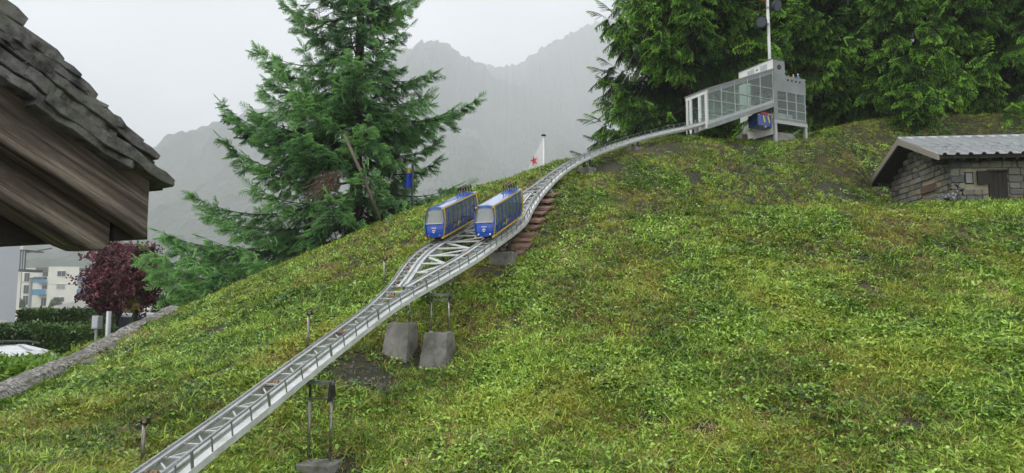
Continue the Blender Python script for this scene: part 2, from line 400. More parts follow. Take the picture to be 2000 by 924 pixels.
# what lies behind the crests, and beside the frame
cp += [(3.4,10.4,2.96),(4.4,10.4,2.93),(5.4,10.4,2.95),(6.6,10.4,3.0),(8.0,10.4,3.05),(9.6,10.4,3.1),(4.6,11.3,3.25),(5.9,11.5,3.2),(6.6,12.3,3.1),(7.0,11.5,3.05),(7.0,12.5,3.08),(7.0,13.2,3.2),(7.3,14.0,4.0),(8.5,12,3.1),(9.8,11.6,3.15),(8.0,13.2,3.25),
       (9.5,13.4,3.5),(8.5,14.3,4.5),(10.5,15.4,5.7),(12,15.5,5.7),(11.5,12,3.6),(11,9,2.7),(10,6,1.5),(8.5,4.2,.6),(6,3,.05),
       (-3,13,2.3),(-1,14,3.1),(1,15,3.9),(3,16,4.6),(5.5,17,4.8),(8,17.5,5.6),(11,17.5,5.7),(14,17,5.6),(6.5,16.5,5.2),(-5.2,11.5,1.3),(-6.5,13,.5),(-5,15,1.0),(0,18,3.0),(4,20,4.0),(9,21,4.5),
       (-2.5,2.6,.35),(0,2.8,.2),(2.5,2.8,.15),(5,1.5,-.1),(0,1,-.02),(-2,1,0),(4,0,-.1),(-6,4,.4),(-7,8,.6)]
cp = np.array(cp)
def tps(r2): return np.where(r2 > 0, .5 * r2 * np.log(np.maximum(r2, 1e-12)), 0)
_n = len(cp); _r2 = ((cp[:, None, :2] - cp[None, :, :2])**2).sum(2)
_A = np.zeros((_n+3, _n+3)); _A[:_n, :_n] = tps(_r2) + np.eye(_n) * .02; _A[:_n, _n] = 1; _A[:_n, _n+1:] = cp[:, :2]; _A[_n:, :_n] = _A[:_n, _n:].T
_w = np.linalg.solve(_A, np.concatenate([cp[:, 2], [0, 0, 0]]))
# the stone kerb along the left foot of the turf
WALL = [P(-160,835,4.5), P(0,765,5.55), P(90,727,6.4), P(170,694,7.3), P(250,655,8.2), P(332,622,9.0), P(352,612,9.7)]
WX = np.array([w.x for w in WALL]); WY = np.array([w.y for w in WALL])
def wall_x(y): return np.interp(y, WY, WX, left=WX[0] + .0, right=WX[-1])
def H(x, y, fine=True):
    x = np.atleast_1d(np.asarray(x, float)); y = np.atleast_1d(np.asarray(y, float)); sh = x.shape; x = x.ravel(); y = y.ravel()
    out = np.empty(len(x))
    for i in range(0, len(x), 20000):
        a = x[i:i+20000]; b = y[i:i+20000]
        r2 = (a[:, None] - cp[None, :, 0])**2 + (b[:, None] - cp[None, :, 1])**2
        out[i:i+20000] = tps(r2) @ _w[:_n] + _w[_n] + _w[_n+1]*a + _w[_n+2]*b
    if fine: out += (fbm(x*1.3, y*1.3, 4, 3) - .5) * .10 + (fbm(x*6, y*6, 3, 9) - .5) * .035
    # cut down beyond the kerb on the left, and ease away far behind
    wx = wall_x(y); k = np.clip((x - (wx - .10)) / .12, 0, 1); lim = (y < 9.75)
    edge = np.where(lim, k, 1.0); out = out*edge + (-.75)*(1-edge)
    far = np.clip((y - 17.5) / 4, 0, 1); out = out*(1-far) + (-.75)*far
    fl = np.clip((-6.2 - x) / 2.2, 0, 1) * np.clip((y - 9.6)/.5, 0, 1); out = out*(1-fl) + (-.75)*fl
    return out.reshape(sh)
def h1(x, y): return float(H(x, y)[0])

gx = np.concatenate([np.arange(-9, 9.5, .075), np.arange(9.5, 16, .3)]); gy = np.concatenate([np.arange(-6, 2.4, .4), np.arange(2.4, 15.6, .075), np.arange(15.6, 22, .3)])
GX, GY = np.meshgrid(gx, gy); GZ = H(GX, GY)
nx, ny = len(gx), len(gy)
V = np.column_stack([GX.ravel(), GY.ravel(), GZ.ravel()])
ii = (np.arange(ny-1)[:, None]*nx + np.arange(nx-1)[None]).ravel()
me = bpy.data.meshes.new('hill'); me.from_pydata(V.tolist(), [], np.column_stack([ii, ii+1, ii+1+nx, ii+nx]).tolist())
for p in me.polygons: p.use_smooth = True
m, nt, b = newmat('turf_soil', .85)
g = nt.nodes.new('ShaderNodeNewGeometry')
c = ramp(nt, noise(nt, g.outputs['Position'], 14, 7, .7), [(.3, (.012, .012, .006)), (.52, (.03, .033, .011)), (.72, (.07, .07, .025))])
c = mixc(nt, c, (.06, .05, .022), ramp(nt, noise(nt, g.outputs['Position'], .9, 4, .6), [(.5, (0, 0, 0)), (.68, (1, 1, 1))]))
nt.links.new(c, b.inputs['Base Color'])
bn = nt.nodes.new('ShaderNodeBump'); bn.inputs['Distance'].default_value = .02; nt.links.new(noise(nt, g.outputs['Position'], 40, 6, .7), bn.inputs['Height']); nt.links.new(bn.outputs[0], b.inputs['Normal'])
me.materials.append(m); hill = bpy.data.objects.new('hill', me); COL.objects.link(hill); hill['kind'] = 'structure'

# wide ground to the horizon
gm, nt, b = newmat('valley_ground', .9)
g = nt.nodes.new('ShaderNodeNewGeometry')
c = ramp(nt, noise(nt, g.outputs['Position'], .05, 4), [(.42, (.05, .085, .03)), (.6, (.075, .11, .035))]); nt.links.new(c, b.inputs['Base Color'])
MB().box(-2500, 2500, -400, 2500, -1.0, -.62).build('ground', gm)['kind'] = 'structure'
MB().box(-40, 8, 5.5, 40, -.70, -.60).build('parking_lot', M['asphalt'])['kind'] = 'structure'
MB().box(-150, 60, 95, 190, -.75, .75).build('lawn', gm)['kind'] = 'structure'

# ---------------------------------------------------------------- mountains
def mountain(name, ridge, d0, d1, seed, rough_amp, spike, nrow=70, step=2.0, mat=None, zfoot=-1.5):
    """ridge: photograph outline of the crest at distance d0; the slope comes down towards the viewer to d1"""
    rx = np.arange(ridge[0][0], ridge[-1][0] + 1, step); ry = np.interp(rx, [r[0] for r in ridge], [r[1] for r in ridge])
    verts = []
    u = (rx - 1000)/F; v = (462 - ry)/F; yy = math.cos(PT) - v*math.sin(PT); zz = math.sin(PT) + v*math.cos(PT)
    X = u/yy*d0; Z = CZ + zz/yy*d0
    nse = (fbm(X*.02, X*0, 5, seed) - .5) * rough_amp*1.0
    sp = (vnoise(X*.16, X*0, seed+3)**3) * spike + vnoise(X*.45, X*0, seed+5)*spike*.4
    Z = Z + nse + sp
    rows = []
    for k in range(nrow + 1):
        t = k/nrow; dy = (d1 - d0)*t
        # ravines: spurs push towards the viewer
        sp_ = (fbm(X*.006 + 7, np.full_like(X, t*1.3), 4, seed+11) - .5)
        y = d0 + dy + sp_*(d0-d1)*.5*math.sin(math.pi*min(t*1.1, 1))
        z = Z*(1-t)**1.15 + zfoot*t + (fbm(X*.02, y*.02, 5, seed+20) - .5)*rough_amp*min(1, t*6)*(1-t)
        z = z + (fbm(X*.045, y*.045, 3, seed+31) - .5)*spike*1.6*min(1, t*8)
        rows.append(np.column_stack([X*(1 - .12*t), y, z]))
    rows.append(np.column_stack([X, np.full_like(X, d0 + 60), np.full_like(X, zfoot)]))   # back slope
    rows = [rows[-1]] + rows[:-1]
    Vv = np.vstack(rows); n = len(X); r = len(rows)
    idx = (np.arange(r-1)[:, None]*n + np.arange(n-1)[None]).ravel()
    me = bpy.data.meshes.new(name); me.from_pydata(Vv.tolist(), [], np.column_stack([idx, idx+n, idx+n+1, idx+1]).tolist())
    me.materials.append(mat); o = bpy.data.objects.new(name, me); COL.objects.link(o); o['kind'] = 'structure'; return o
fm, nt, b = newmat('forest_slope', .95)
g = nt.nodes.new('ShaderNodeNewGeometry')
c = ramp(nt, noise(nt, g.outputs['Position'], .05, 5, .55), [(.3, (.012, .024, .014)), (.5, (.03, .05, .022)), (.75, (.06, .09, .035))])
c = mixc(nt, c, (.30, .29, .27), ramp(nt, noise(nt, g.outputs['Position'], .007, 6, .65), [(.62, (0, 0, 0)), (.70, (.5, .5, .5))]))
nt.links.new(c, b.inputs['Base Color'])
mountain('mountain', [(-900,560),(-300,520),(150,505),(285,452),(330,395),(380,350),(430,300),(490,238),(560,205),(640,160),(720,122),(760,108),(800,93),(835,86),(870,88),(895,100),(920,118),(950,135),(965,150),(1010,165),(1200,230),(1500,330),(1900,480)], 1350, 420, 5, 30, 9, mat=fm)
mountain('far_mountain', [(500,330),(700,220),(860,150),(940,133),(985,128),(1010,120),(1050,103),(1085,84),(1120,62),(1150,46),(1200,33),(1260,22),(1350,-10),(1500,-60),(1800,-120),(2300,-60),(2900,100)], 1700, 650, 17, 34, 9, mat=fm, step=2.5)
mountain('foothill', [(-700,610),(-200,600),(60,585),(95,545),(130,515),(160,500),(200,490),(250,478),(300,470),(420,480),(600,500),(900,540),(1200,575),(1500,610)], 520, 260, 29, 9, 5, nrow=40, mat=fm)
mountain('distant_ridge', [(-600,560),(-100,540),(40,530),(70,515),(110,478),(150,455),(260,430),(420,470)], 1100, 800, 41, 12, 5, nrow=20, mat=fm)

# ---------------------------------------------------------------- turf plants
def blade(l, w, bend, yaw, tilt, base=(0, 0), seg=3):
    """a grass blade: folded strip that tapers to a point"""
    v = []; f = []; cy_, sy_ = math.cos(yaw), math.sin(yaw)
    for k in range(seg + 1):
        t = k/seg; a = tilt + bend*t; r = l*t*math.sin(a*.9); z = l*t*math.cos(a*.75)
        hw = w*.5*(1 - t**1.6)
        px, py = base[0] + cy_*r, base[1] + sy_*r
        if k < seg: v += [(px - sy_*hw, py + cy_*hw, z), (px + sy_*hw, py - cy_*hw, z)]
        else: v.append((px, py, z))
    for k in range(seg-1): i = 2*k; f += [(i, i+1, i+3), (i, i+3, i+2)]
    i = 2*(seg-1); f.append((i, i+1, i+2)); return v, f
def leafy(l, w, yaw, tilt, curl, base=(0, 0), z0=0.0, wavy=0, seed=0):
    """a broad leaf with a mid-rib fold"""
    r = random.Random(seed); prof = [(.0, .08), (.25, .6), (.55, 1), (.82, .75), (1, .0)]
    v = []; f = []; cy_, sy_ = math.cos(yaw), math.sin(yaw)
    for t, ww in prof:
        rad = l*t; a = tilt - curl*t; x = rad*math.cos(a); z = z0 + rad*math.sin(a)
        hw = w*.5*ww*(1 + wavy*r.uniform(-.5, .5))
        for s in (-1, 0, 1):
            v.append((base[0] + cy_*x - sy_*hw*s, base[1] + sy_*x + cy_*hw*s, z + abs(s)*hw*.35))
    for k in range(len(prof)-1):
        i = 3*k; f += [(i, i+1, i+4, i+3), (i+1, i+2, i+5, i+4)]
    return v, f
def merge(parts):
    V = []; Fc = []; MI = []
    for (v, f), mi in parts:
        n = len(V); V += v; Fc += [tuple(i+n for i in q) for q in f]; MI += [mi]*len(f)
    return (np.array(V), Fc, MI)
SHADE = [0, 0, 1, 1, 2]      # each blade takes the middle, the dark or the light tone of its kind
def tuft(seed, n, l, w, spread, mi=0, flat=.3):
    r = random.Random(seed)
    return merge([(blade(l*r.uniform(.55, 1.15), w*r.uniform(.7, 1.2), r.uniform(.3, 1.3), r.uniform(0, 6.28), r.uniform(.05, flat+.45),
                   (r.uniform(-spread, spread), r.uniform(-spread, spread))), mi + 3*r.choice(SHADE)) for _ in range(n)])
def broad(seed, n, l, w, spread, mi=0, lo=.1, hi=.9, z=0, stem=False):
    r = random.Random(seed); ps = []
    for k in range(n):
        yaw = r.uniform(0, 6.28); b = (r.uniform(-spread, spread), r.uniform(-spread, spread)); zz = r.uniform(0, z)
        ps.append((leafy(l*r.uniform(.6, 1.15), w*r.uniform(.7, 1.2), yaw, r.uniform(lo, hi), r.uniform(.2, .9), b, zz, .5, seed*31+k), mi + 3*r.choice(SHADE)))
    return merge(ps)
def clover(seed, n, s, spread, mi=0):
    r = random.Random(seed); ps = []
    for k in range(n):
        b = (r.uniform(-spread, spread), r.uniform(-spread, spread)); z = r.uniform(.012, .045); y0 = r.uniform(0, 6.28); t0 = r.uniform(-.3, .5)
        sh = 3*r.choice(SHADE)
        for j in range(3): ps.append((leafy(s, s*.85, y0 + j*2.094, t0 + r.uniform(-.1, .25), .3, b, z), mi + sh))
    return merge(ps)
GT = [tuft(1, 12, .095, .0075, .035), tuft(2, 11, .070, .008, .040), tuft(3, 8, .13, .010, .030), tuft(4, 15, .070, .005, .050, 2, 1.1),
      broad(5, 8, .055, .021, .035, 1), broad(6, 9, .038, .019, .045, 1, z=.025), clover(7, 8, .017, .050, 1), broad(8, 7, .12, .025, .012, 1, .25, 1.0),
      broad(9, 9, .044, .025, .050, 1, z=.035), tuft(10, 14, .050, .006, .050, 2, 1.3)]
def turf_mats(tag_, sh):
    return [leafmat('grass_blade' + tag_, (.05, .10, .010), (.235, .39, .026), (.56, .74, .12), patch=(.48, .38, .05), trans=.22, shift=sh),
            leafmat('broad_leaf' + tag_, (.03, .085, .012), (.175, .345, .026), (.48, .70, .13), rough=.34, patch=(.34, .42, .035), trans=.18, spec=.6, shift=sh),
            leafmat('dry_thatch' + tag_, (.16, .10, .03), (.40, .31, .09), (.66, .56, .24), rough=.6, trans=.1, shift=sh)]
MG = turf_mats('', 0) + turf_mats('_dark', -.36) + turf_mats('_light', .34)
def turf_points(n, x0, x1, y0, y1, dens_pow):
    # more per square metre where the turf is near
    u = rng.random(n); y = (y0**(1-dens_pow) + u*(y1**(1-dens_pow) - y0**(1-dens_pow)))**(1/(1-dens_pow))
    hw = .80*y + .6
    x = (rng.random(n)*2 - 1)*hw; keep = (x > np.where(y < 9.75, wall_x(y) + .05, -8)) & (x < 12.5)
    return x[keep], y[keep]
BARE = [(P(700,722,6.0), .30), (P(745,735,5.9), .22), (P(1190,455,8.8), .10), (P(640,915,4.7), .25), (P(810,700,6.4), .22), (P(1290,303,12.2), .45), (P(1190,338,11.5), .30), (P(960,535,7.9), .30), (P(1640,380,11.5), .35), (P(1450,292,13.3), .35), (P(1790,850,4.5), .13), (P(1380,830,4.7), .12), (P(420,640,7.4), .14), (P(1700,560,6.9), .15)]
def turf(n):
    x, y = turf_points(n, 0, 0, 2.9, 16.4, 1.35)
    z = H(x, y)
    dp = fbm(x*.9 + 3, y*.9, 4, 50)          # dry patches
    hp = fbm(x*2.2, y*2.2, 3, 60)            # which plant
    gap = fbm(x*3.1, y*3.1, 3, 70)
    keep = (gap > .33) | (rng.random(len(x)) < .35)
    for c, r in BARE:
        d = np.hypot(x - c.x, (y - c.y)*1.0); keep &= (d > r*(.7 + .6*rng.random(len(x)))) | (rng.random(len(x)) < .08)
    keep &= ~((x > 7.1) & (x < 9.6) & (y > 11.0) & (y < 13.2))
    x, y, z, dp, hp = (a[keep] for a in (x, y, z, dp, hp)); k = len(x)
    q = rng.random(k)
    pick = np.where(hp + rng.normal(0, .18, k) > .5, rng.choice([4, 5, 6, 8, 8, 5, 7, 0, 1, 0, 1], k), rng.choice([0, 0, 0, 1, 1, 1, 2, 2, 5, 8], k))
    pick = np.where((dp > .52) & (q < .55), rng.choice([3, 9, 9, 1], k), pick)
    pick = np.where((q > .93), rng.choice([3, 9], k), pick)
    pick = np.where((pick == 2) & (rng.random(k) < .6), 1, pick); pick = np.where((pick == 7) & (rng.random(k) < .55), 5, pick)
    e = .12; nxs = -(H(x+e, y, False) - H(x-e, y, False))/(2*e); nys = -(H(x, y+e, False) - H(x, y-e, False))/(2*e)
    yaw = rng.random(k)*6.283
    # lean partly with the slope (rotation applied in the plant's own frame)
    ax = nys*.55; ay = nxs*.55
    tx = -np.arctan(np.cos(yaw)*(-ax*1) + np.sin(yaw)*(ax*0)) ; 
    lean = rng.normal(0, .18, (k, 2))
    rx = np.arctan(-(np.cos(yaw)*ax - np.sin(yaw)*ay)*1.0) + lean[:, 0]
    ry = np.arctan((np.cos(yaw)*ay + np.sin(yaw)*ax)*1.0) + lean[:, 1]
    rot = np.column_stack([rx, ry, yaw])
    scl = rng.uniform(.5, 1.15, k)*np.where(hp > .66, 1.05, .92)*np.clip(.85 + y*.025, .9, 1.2)
    tint = np.clip(rng.normal(.46, .20, k) + (fbm(x*1.5, y*1.5, 3, 90) - .5)*.8, 0, 1)
    return np.column_stack([x, y, z - .006]), rot, scl, pick, tint
pos, rot, scl, pick, tint = turf(250000)
tf = scatter('turf_grass', None, GT, MG, pos, rot, scl, pick, tint)
tag(tf, 'lush mown turf of grass blades, clover and small broad leaves covering the hillside', 'grass')

# ---------------------------------------------------------------- conifers
def spray(seed, L=.34, tipm=1, old=0, hang=.0, dens=1.0, fat=1.0):
    """a flat spruce spray: twig with side shoots, each clothed in needles"""
    r = random.Random(seed); V = []; Fc = []; MI = []
    def needles(p, d, l, mi_from):
        d = d.normalized(); a = d.cross(Vector((0, 0, 1)));
        if a.length < .1: a = Vector((0, 1, 0))
        a.normalize(); b = a.cross(d); n = max(3, int(l/.010*dens))
        # twig core
        i = len(V); rr = .0035*fat
        for q, s_ in ((p, 1), (p + d*l, .5)):
            for j in range(3): t = 2.09*j; V.append(tuple(q + a*math.cos(t)*rr*s_ + b*math.sin(t)*rr*s_))
        for j in range(3): k = (j+1) % 3; Fc.append((i+j, i+k, i+3+k, i+3+j)); MI.append(0 if mi_from > .5 else mi_from and 0)
        for k in range(n):
            t = (k + r.random())/n
            for q in range(3):
                th = r.uniform(0, 6.28) if q else r.uniform(0, 3.14)
                o = (a*math.cos(th) + b*abs(math.sin(th))*.8 + d*.75).normalized()
                nl = .019*r.uniform(.75, 1.15)*(1.05 - .35*t)*fat; base = p + d*l*t
                wv = d.cross(o).normalized()*.0028*fat
                j = len(V); V.extend([tuple(base + wv + o*.001), tuple(base - wv), tuple(base + o*nl + d*.003)]); Fc.append((j, j+1, j+2))
                MI.append(tipm if t > mi_from else old)
    ax = Vector((1, 0, -.10 - hang*.3)); p = Vector((0, 0, 0)); n = 7
    for k in range(n):
        t = k/n; seg = L/n; d = Vector((1, r.uniform(-.08, .08), -.05 - hang*(t*.9) + .18*t)).normalized()
        needles(p, d, seg*1.05, .0 if k >= n-2 else 2)
        if k > 0:
            for s in (-1, 1):
                l = (L*.48*(1 - t)*r.uniform(.75, 1.1) + .03)
                dd = Vector((.72, s*(.75 - .3*hang), -.08 - hang*1.2 + r.uniform(-.12, .12)))
                needles(p + d*seg*r.random(), dd, l, max(0, 1 - .055/l))
        p = p + d*seg
    return (np.array(V), Fc, MI)

def conifer(name, label, group, base, Ht, Rad, z0, nwh, seed, needle_mats, templates, per, droop=.25, lift=.2, tipup=.22, skirt=1.0,
            azi=None, trunk_r=.12, spray_scale=1.0, step=.13, shape=.8, hangdir=.35, gaps=.12, old_only=0.0, extra=None, width=1.0, asym=0.0, spread=.30, rollv=.5, btv=.16):
    r = random.Random(seed); rt = root(name, base, label, 'tree', group); base = Vector(base)
    tb = MB(); tb.tube([base + Vector((0.02*math.sin(k), .02*math.cos(k*1.7), Ht*k/14)) for k in range(15)], [trunk_r*(1 - k/14.5)**.8 + .01 for k in range(15)], 9)
    tb.build('trunk', M['bark'], rt, smooth=True)
    bm_ = MB(); pos = []; dr = []; sc = []; tn = []; pk = []
    branches = []
    for w in range(nwh):
        t = (w + r.uniform(-.2, .2))/nwh; t = max(t, 0); h = z0 + (Ht - z0)*t**.92
        nb = r.choice([5, 6, 7]) if t < .8 else 4
        a0 = r.uniform(0, 6.28)
        for j in range(nb):
            if r.random() < gaps: continue
            az = a0 + j*6.283/nb + r.uniform(-.3, .3)
            if azi and not azi(az): continue
            Lb = Rad*(1 - (h - z0)/(Ht - z0)*.97)**shape*r.uniform(.72, 1.12)
            if t < .12: Lb *= skirt
            Lb *= 1 - asym*math.cos(az)
            branches.append((h, az, Lb, t))
    if extra: branches += extra
    for (h, az, Lb, t) in branches:
        up = lift*(t*1.6 - .35); n = max(5, int(Lb/.12)); pts = []
        cz, sz = math.cos(az), math.sin(az)*width; wob = r.uniform(-.15, .15)
        bt = r.gauss(0, btv); dd = droop*r.uniform(.7, 1.3); tu = tipup*r.uniform(.5, 1.3)
        for k in range(n + 1):
            s = k/n; rr = Lb*s; z = h + Lb*(up*s - dd*math.sin(s*1.9) + tu*s**3)
            x = cz*rr - sz*wob*rr*s; y = sz*rr + cz*wob*rr*s
            pts.append(base + Vector((x, y, z)))
        bm_.tube(pts, [max(.004, .018*Lb**.5*(1 - k/n)**.9) for k in range(n + 1)], 4, cap=False)
        s = .10 + r.uniform(0, .05)
        while s < 1.0:
            fi = s*n; k = min(int(fi), n-1); q = pts[k].lerp(pts[k+1], fi - k); d = (pts[k+1] - pts[k]).normalized()
            side = Vector((-d.y, d.x, 0)).normalized()
            reach = (.50*Lb*(1 - s)**.75 + .16)
            for sg in (-1, 1):
                # a secondary branchlet carrying sprays
                dd2 = (d*.62 + side*sg*r.uniform(.65, .95) + Vector((0, 0, -hangdir*r.uniform(.3, 1.2)))).normalized()
                ll = reach*r.uniform(.55, 1.0); m_ = max(1, int(ll/.17)); qq = q.copy()
                for e in range(m_):
                    pp = qq + dd2*(ll*e/m_); f_ = (e + 1)/m_
                    outer = max(s, .0)*.5 + .5*f_
                    fan = [0] if e < m_-1 else [0, -.5, .5]
                    for fa in fan:
                        sd = (dd2 + side*fa + Vector((0, 0, -hangdir*.5*r.random() + .12*r.uniform(-1, 1))) + Vector((r.uniform(-1, 1), r.uniform(-1, 1), r.uniform(-.4, .6)))*spread).normalized()
                        pos.append(tuple(pp)); dr.append(tuple(sd)); sc.append(spray_scale*r.uniform(.7, 1.2)*(.85 + .2*(1 - t)))
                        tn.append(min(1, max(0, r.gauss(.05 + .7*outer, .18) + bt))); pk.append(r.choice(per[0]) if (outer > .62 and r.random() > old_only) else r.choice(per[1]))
                    dd2 = (dd2 + Vector((0, 0, -.06))).normalized()
            s += step/Lb*r.uniform(.8, 1.2)
        pos.append(tuple(pts[-1])); dr.append(tuple((pts[-1] - pts[-2]).normalized())); sc.append(spray_scale*1.0); tn.append(.8); pk.append(r.choice(per[0]))
    bm_.build('branches', M['bark'], rt)['kind'] = 'stuff'
    dr = np.array(dr); k = len(pos)
    rot = euler_from_dirs(dr, rng.normal(0, rollv, k))
    scatter('crown', rt, templates, needle_mats, pos, rot, sc, pk, tn)
    print(name, seed, 'sprays', k)
    return rt

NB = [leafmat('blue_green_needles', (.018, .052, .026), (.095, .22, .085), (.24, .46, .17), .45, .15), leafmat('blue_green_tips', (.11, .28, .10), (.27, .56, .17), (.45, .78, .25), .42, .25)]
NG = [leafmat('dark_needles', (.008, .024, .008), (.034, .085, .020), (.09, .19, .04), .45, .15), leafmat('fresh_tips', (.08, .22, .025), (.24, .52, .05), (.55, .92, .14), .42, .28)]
SPL = [spray(1, .30, fat=1.35), spray(2, .27, hang=.15, fat=1.4), spray(3, .30, tipm=0, hang=.1, fat=1.3), spray(4, .28, tipm=0, hang=.5, fat=1.3)]
SPR = [spray(11, .34, hang=.75, fat=1.6, dens=.9), spray(12, .38, hang=.55, fat=1.7, dens=.9), spray(13, .36, tipm=0, hang=.9, fat=1.5, dens=.9), spray(14, .32, tipm=0, hang=.5, fat=1.5, dens=.9)]

tl = Vector((-2.95, 12.9, 2.2))
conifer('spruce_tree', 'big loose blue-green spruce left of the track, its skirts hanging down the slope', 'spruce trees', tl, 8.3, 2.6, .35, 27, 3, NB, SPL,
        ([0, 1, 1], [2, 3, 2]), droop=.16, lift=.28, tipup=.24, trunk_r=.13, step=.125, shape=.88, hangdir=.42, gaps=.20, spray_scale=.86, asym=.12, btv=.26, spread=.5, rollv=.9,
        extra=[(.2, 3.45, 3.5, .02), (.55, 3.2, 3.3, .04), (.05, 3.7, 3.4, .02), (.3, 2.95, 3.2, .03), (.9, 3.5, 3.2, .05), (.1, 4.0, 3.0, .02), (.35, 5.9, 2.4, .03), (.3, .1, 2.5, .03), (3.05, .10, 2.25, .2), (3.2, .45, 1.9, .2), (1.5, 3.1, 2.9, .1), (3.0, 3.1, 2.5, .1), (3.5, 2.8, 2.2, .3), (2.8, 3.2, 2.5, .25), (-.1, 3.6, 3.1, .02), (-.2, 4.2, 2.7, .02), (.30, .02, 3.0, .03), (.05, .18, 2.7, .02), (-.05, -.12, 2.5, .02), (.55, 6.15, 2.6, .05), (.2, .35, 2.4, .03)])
def frontish(az): return math.sin(az) < .55
tr = [((4.45, 17.0, 3.4), 11.5, 2.7, 5, 'tall dark spruce left of and behind the glass station, reaching into the sky'),
      ((6.6, 18.2, 3.4), 12.5, 3.4, 6, 'spruce standing straight behind the station tower and the tall pole'),
      ((9.2, 17.6, 3.6), 12.0, 3.5, 7, 'spruce with bright hanging tips between the station and the stone hut'),
      ((12.2, 17.6, 3.6), 12.0, 3.6, 8, 'spruce at the right edge above the hut roof')]
for (b_, hh, rr, sd_, lab) in tr:
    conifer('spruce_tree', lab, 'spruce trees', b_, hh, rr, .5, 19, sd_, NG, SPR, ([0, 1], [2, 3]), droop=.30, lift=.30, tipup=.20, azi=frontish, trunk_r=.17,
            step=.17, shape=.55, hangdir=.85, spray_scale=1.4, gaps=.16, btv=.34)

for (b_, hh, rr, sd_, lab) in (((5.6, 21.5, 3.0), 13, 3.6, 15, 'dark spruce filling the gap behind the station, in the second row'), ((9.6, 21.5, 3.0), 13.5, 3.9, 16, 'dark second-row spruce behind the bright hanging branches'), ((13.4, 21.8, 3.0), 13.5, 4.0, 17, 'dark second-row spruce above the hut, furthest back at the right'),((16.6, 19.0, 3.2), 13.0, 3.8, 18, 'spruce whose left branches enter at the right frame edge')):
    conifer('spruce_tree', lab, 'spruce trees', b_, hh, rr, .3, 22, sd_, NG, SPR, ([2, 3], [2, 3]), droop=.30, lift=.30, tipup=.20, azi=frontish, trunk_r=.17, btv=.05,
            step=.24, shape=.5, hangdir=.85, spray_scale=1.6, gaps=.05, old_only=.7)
# ---------------------------------------------------------------- funicular track
TA = [(170,1045,2.6,0),(232,972,3.05,0),(303,916,3.45,0),(457,804,4.15,0),(614,686,5.05,0),(728,603,5.95,0.01),(800,550,6.6,.115),(859,503,7.4,.27),(898,475,8.0,.315),(960,435,9.05,.315),(1000,402,9.6,.20),
      (1047,366,10.2,.045),(1087,334,10.8,0),(1130,309,11.35,0),(1200,282,12.05,0),(1280,260,12.7,0),(1345,246,13.25,0),(1430,222,13.72,0),(1508,198,14.2,0)]
W = np.column_stack([np.array([tuple(P(a, b, c)) for a, b, c, w in TA]), [t[3] for t in TA]])
def catmull(p, n):
    p = np.vstack([2*p[0]-p[1], p, 2*p[-1]-p[-2]]); out = []
    for i in range(1, len(p)-2):
        for t in np.linspace(0, 1, n, endpoint=False):
            out.append(.5*((2*p[i]) + (-p[i-1]+p[i+1])*t + (2*p[i-1]-5*p[i]+4*p[i+1]-p[i+2])*t*t + (-p[i-1]+3*p[i]-3*p[i+1]+p[i+2])*t**3))
    out.append(p[-2]); return np.array(out)
CC = catmull(W, 10); CC[:, 3] = np.maximum(CC[:, 3], 0)
seg = np.linalg.norm(np.diff(CC[:, :3], axis=0), axis=1); SS = np.concatenate([[0], np.cumsum(seg)]); LEN = SS[-1]
def tk(s):
    """track frame at arc length s: centre, tangent, level right-hand side vector, up, half spread of the passing loop"""
    c = Vector([float(np.interp(s, SS, CC[:, i])) for i in range(3)]); w = float(np.interp(s, SS, CC[:, 3]))
    a = Vector([float(np.interp(min(s+.12, LEN), SS, CC[:, i]) - np.interp(max(s-.12, 0), SS, CC[:, i])) for i in range(3)]).normalized()
    n = Vector((a.y, -a.x, 0)).normalized(); return c, a, n, n.cross(a), w
G = .070      # half gauge
track = root('funicular_track', (-1.2, 5, 1.0), 'white steel model funicular track climbing the grassy hill with a passing loop and walkway railing', 'railway track')
STEP = .09; ss = np.arange(0, LEN + .001, STEP)
FR = [tk(s) for s in ss]
def sweep(mb, offf, o0, o1, u0, u1, cond=None):
    """box section swept along the track; offf(w) gives the lateral position"""
    prev = None
    for (c, a, n, u, w) in FR:
        if cond and not cond(w): prev = None; continue
        o = offf(w); b = c + n*o
        ring = [b + n*o0 + u*u0, b + n*o1 + u*u0, b + n*o1 + u*u1, b + n*o0 + u*u1]
        i = len(mb.v); mb.v += [tuple(p) for p in ring]
        if prev is None: mb.f.append((i, i+1, i+2, i+3))
        else:
            for j in range(4): k = (j+1) % 4; mb.f.append((prev+j, prev+k, i+k, i+j))
        prev = i
    return mb
split = lambda w: w > G + .012
# outer girders (flanged), inner girders of the loop
lf = lambda w: -(w + G); rt_ = lambda w: w + G
def girder(off, cond=None, wide=.0, name='girder', side=1):
    mb = MB(); sweep(mb, off, -.004, .004, -.075, -.008, cond); sweep(mb, off, -.021 - wide, .021 + wide, -.008, 0, cond); sweep(mb, off, -.019, .019, -.083, -.075, cond)
    return mb.build(name, M['track'], track)
girder(lf); girder(rt_); girder(lambda w: -(w - G), split, .022, 'inner_girder'); girder(lambda w: w - G, split, .014, 'inner_girder')
for off, cnd in ((lf, None), (rt_, None), (lambda w: -(w - G), split), (lambda w: w - G, split)):
    sweep(MB(), off, -.005, .005, 0.0005, .014, cnd).build('rail', M['rail_steel'], track)
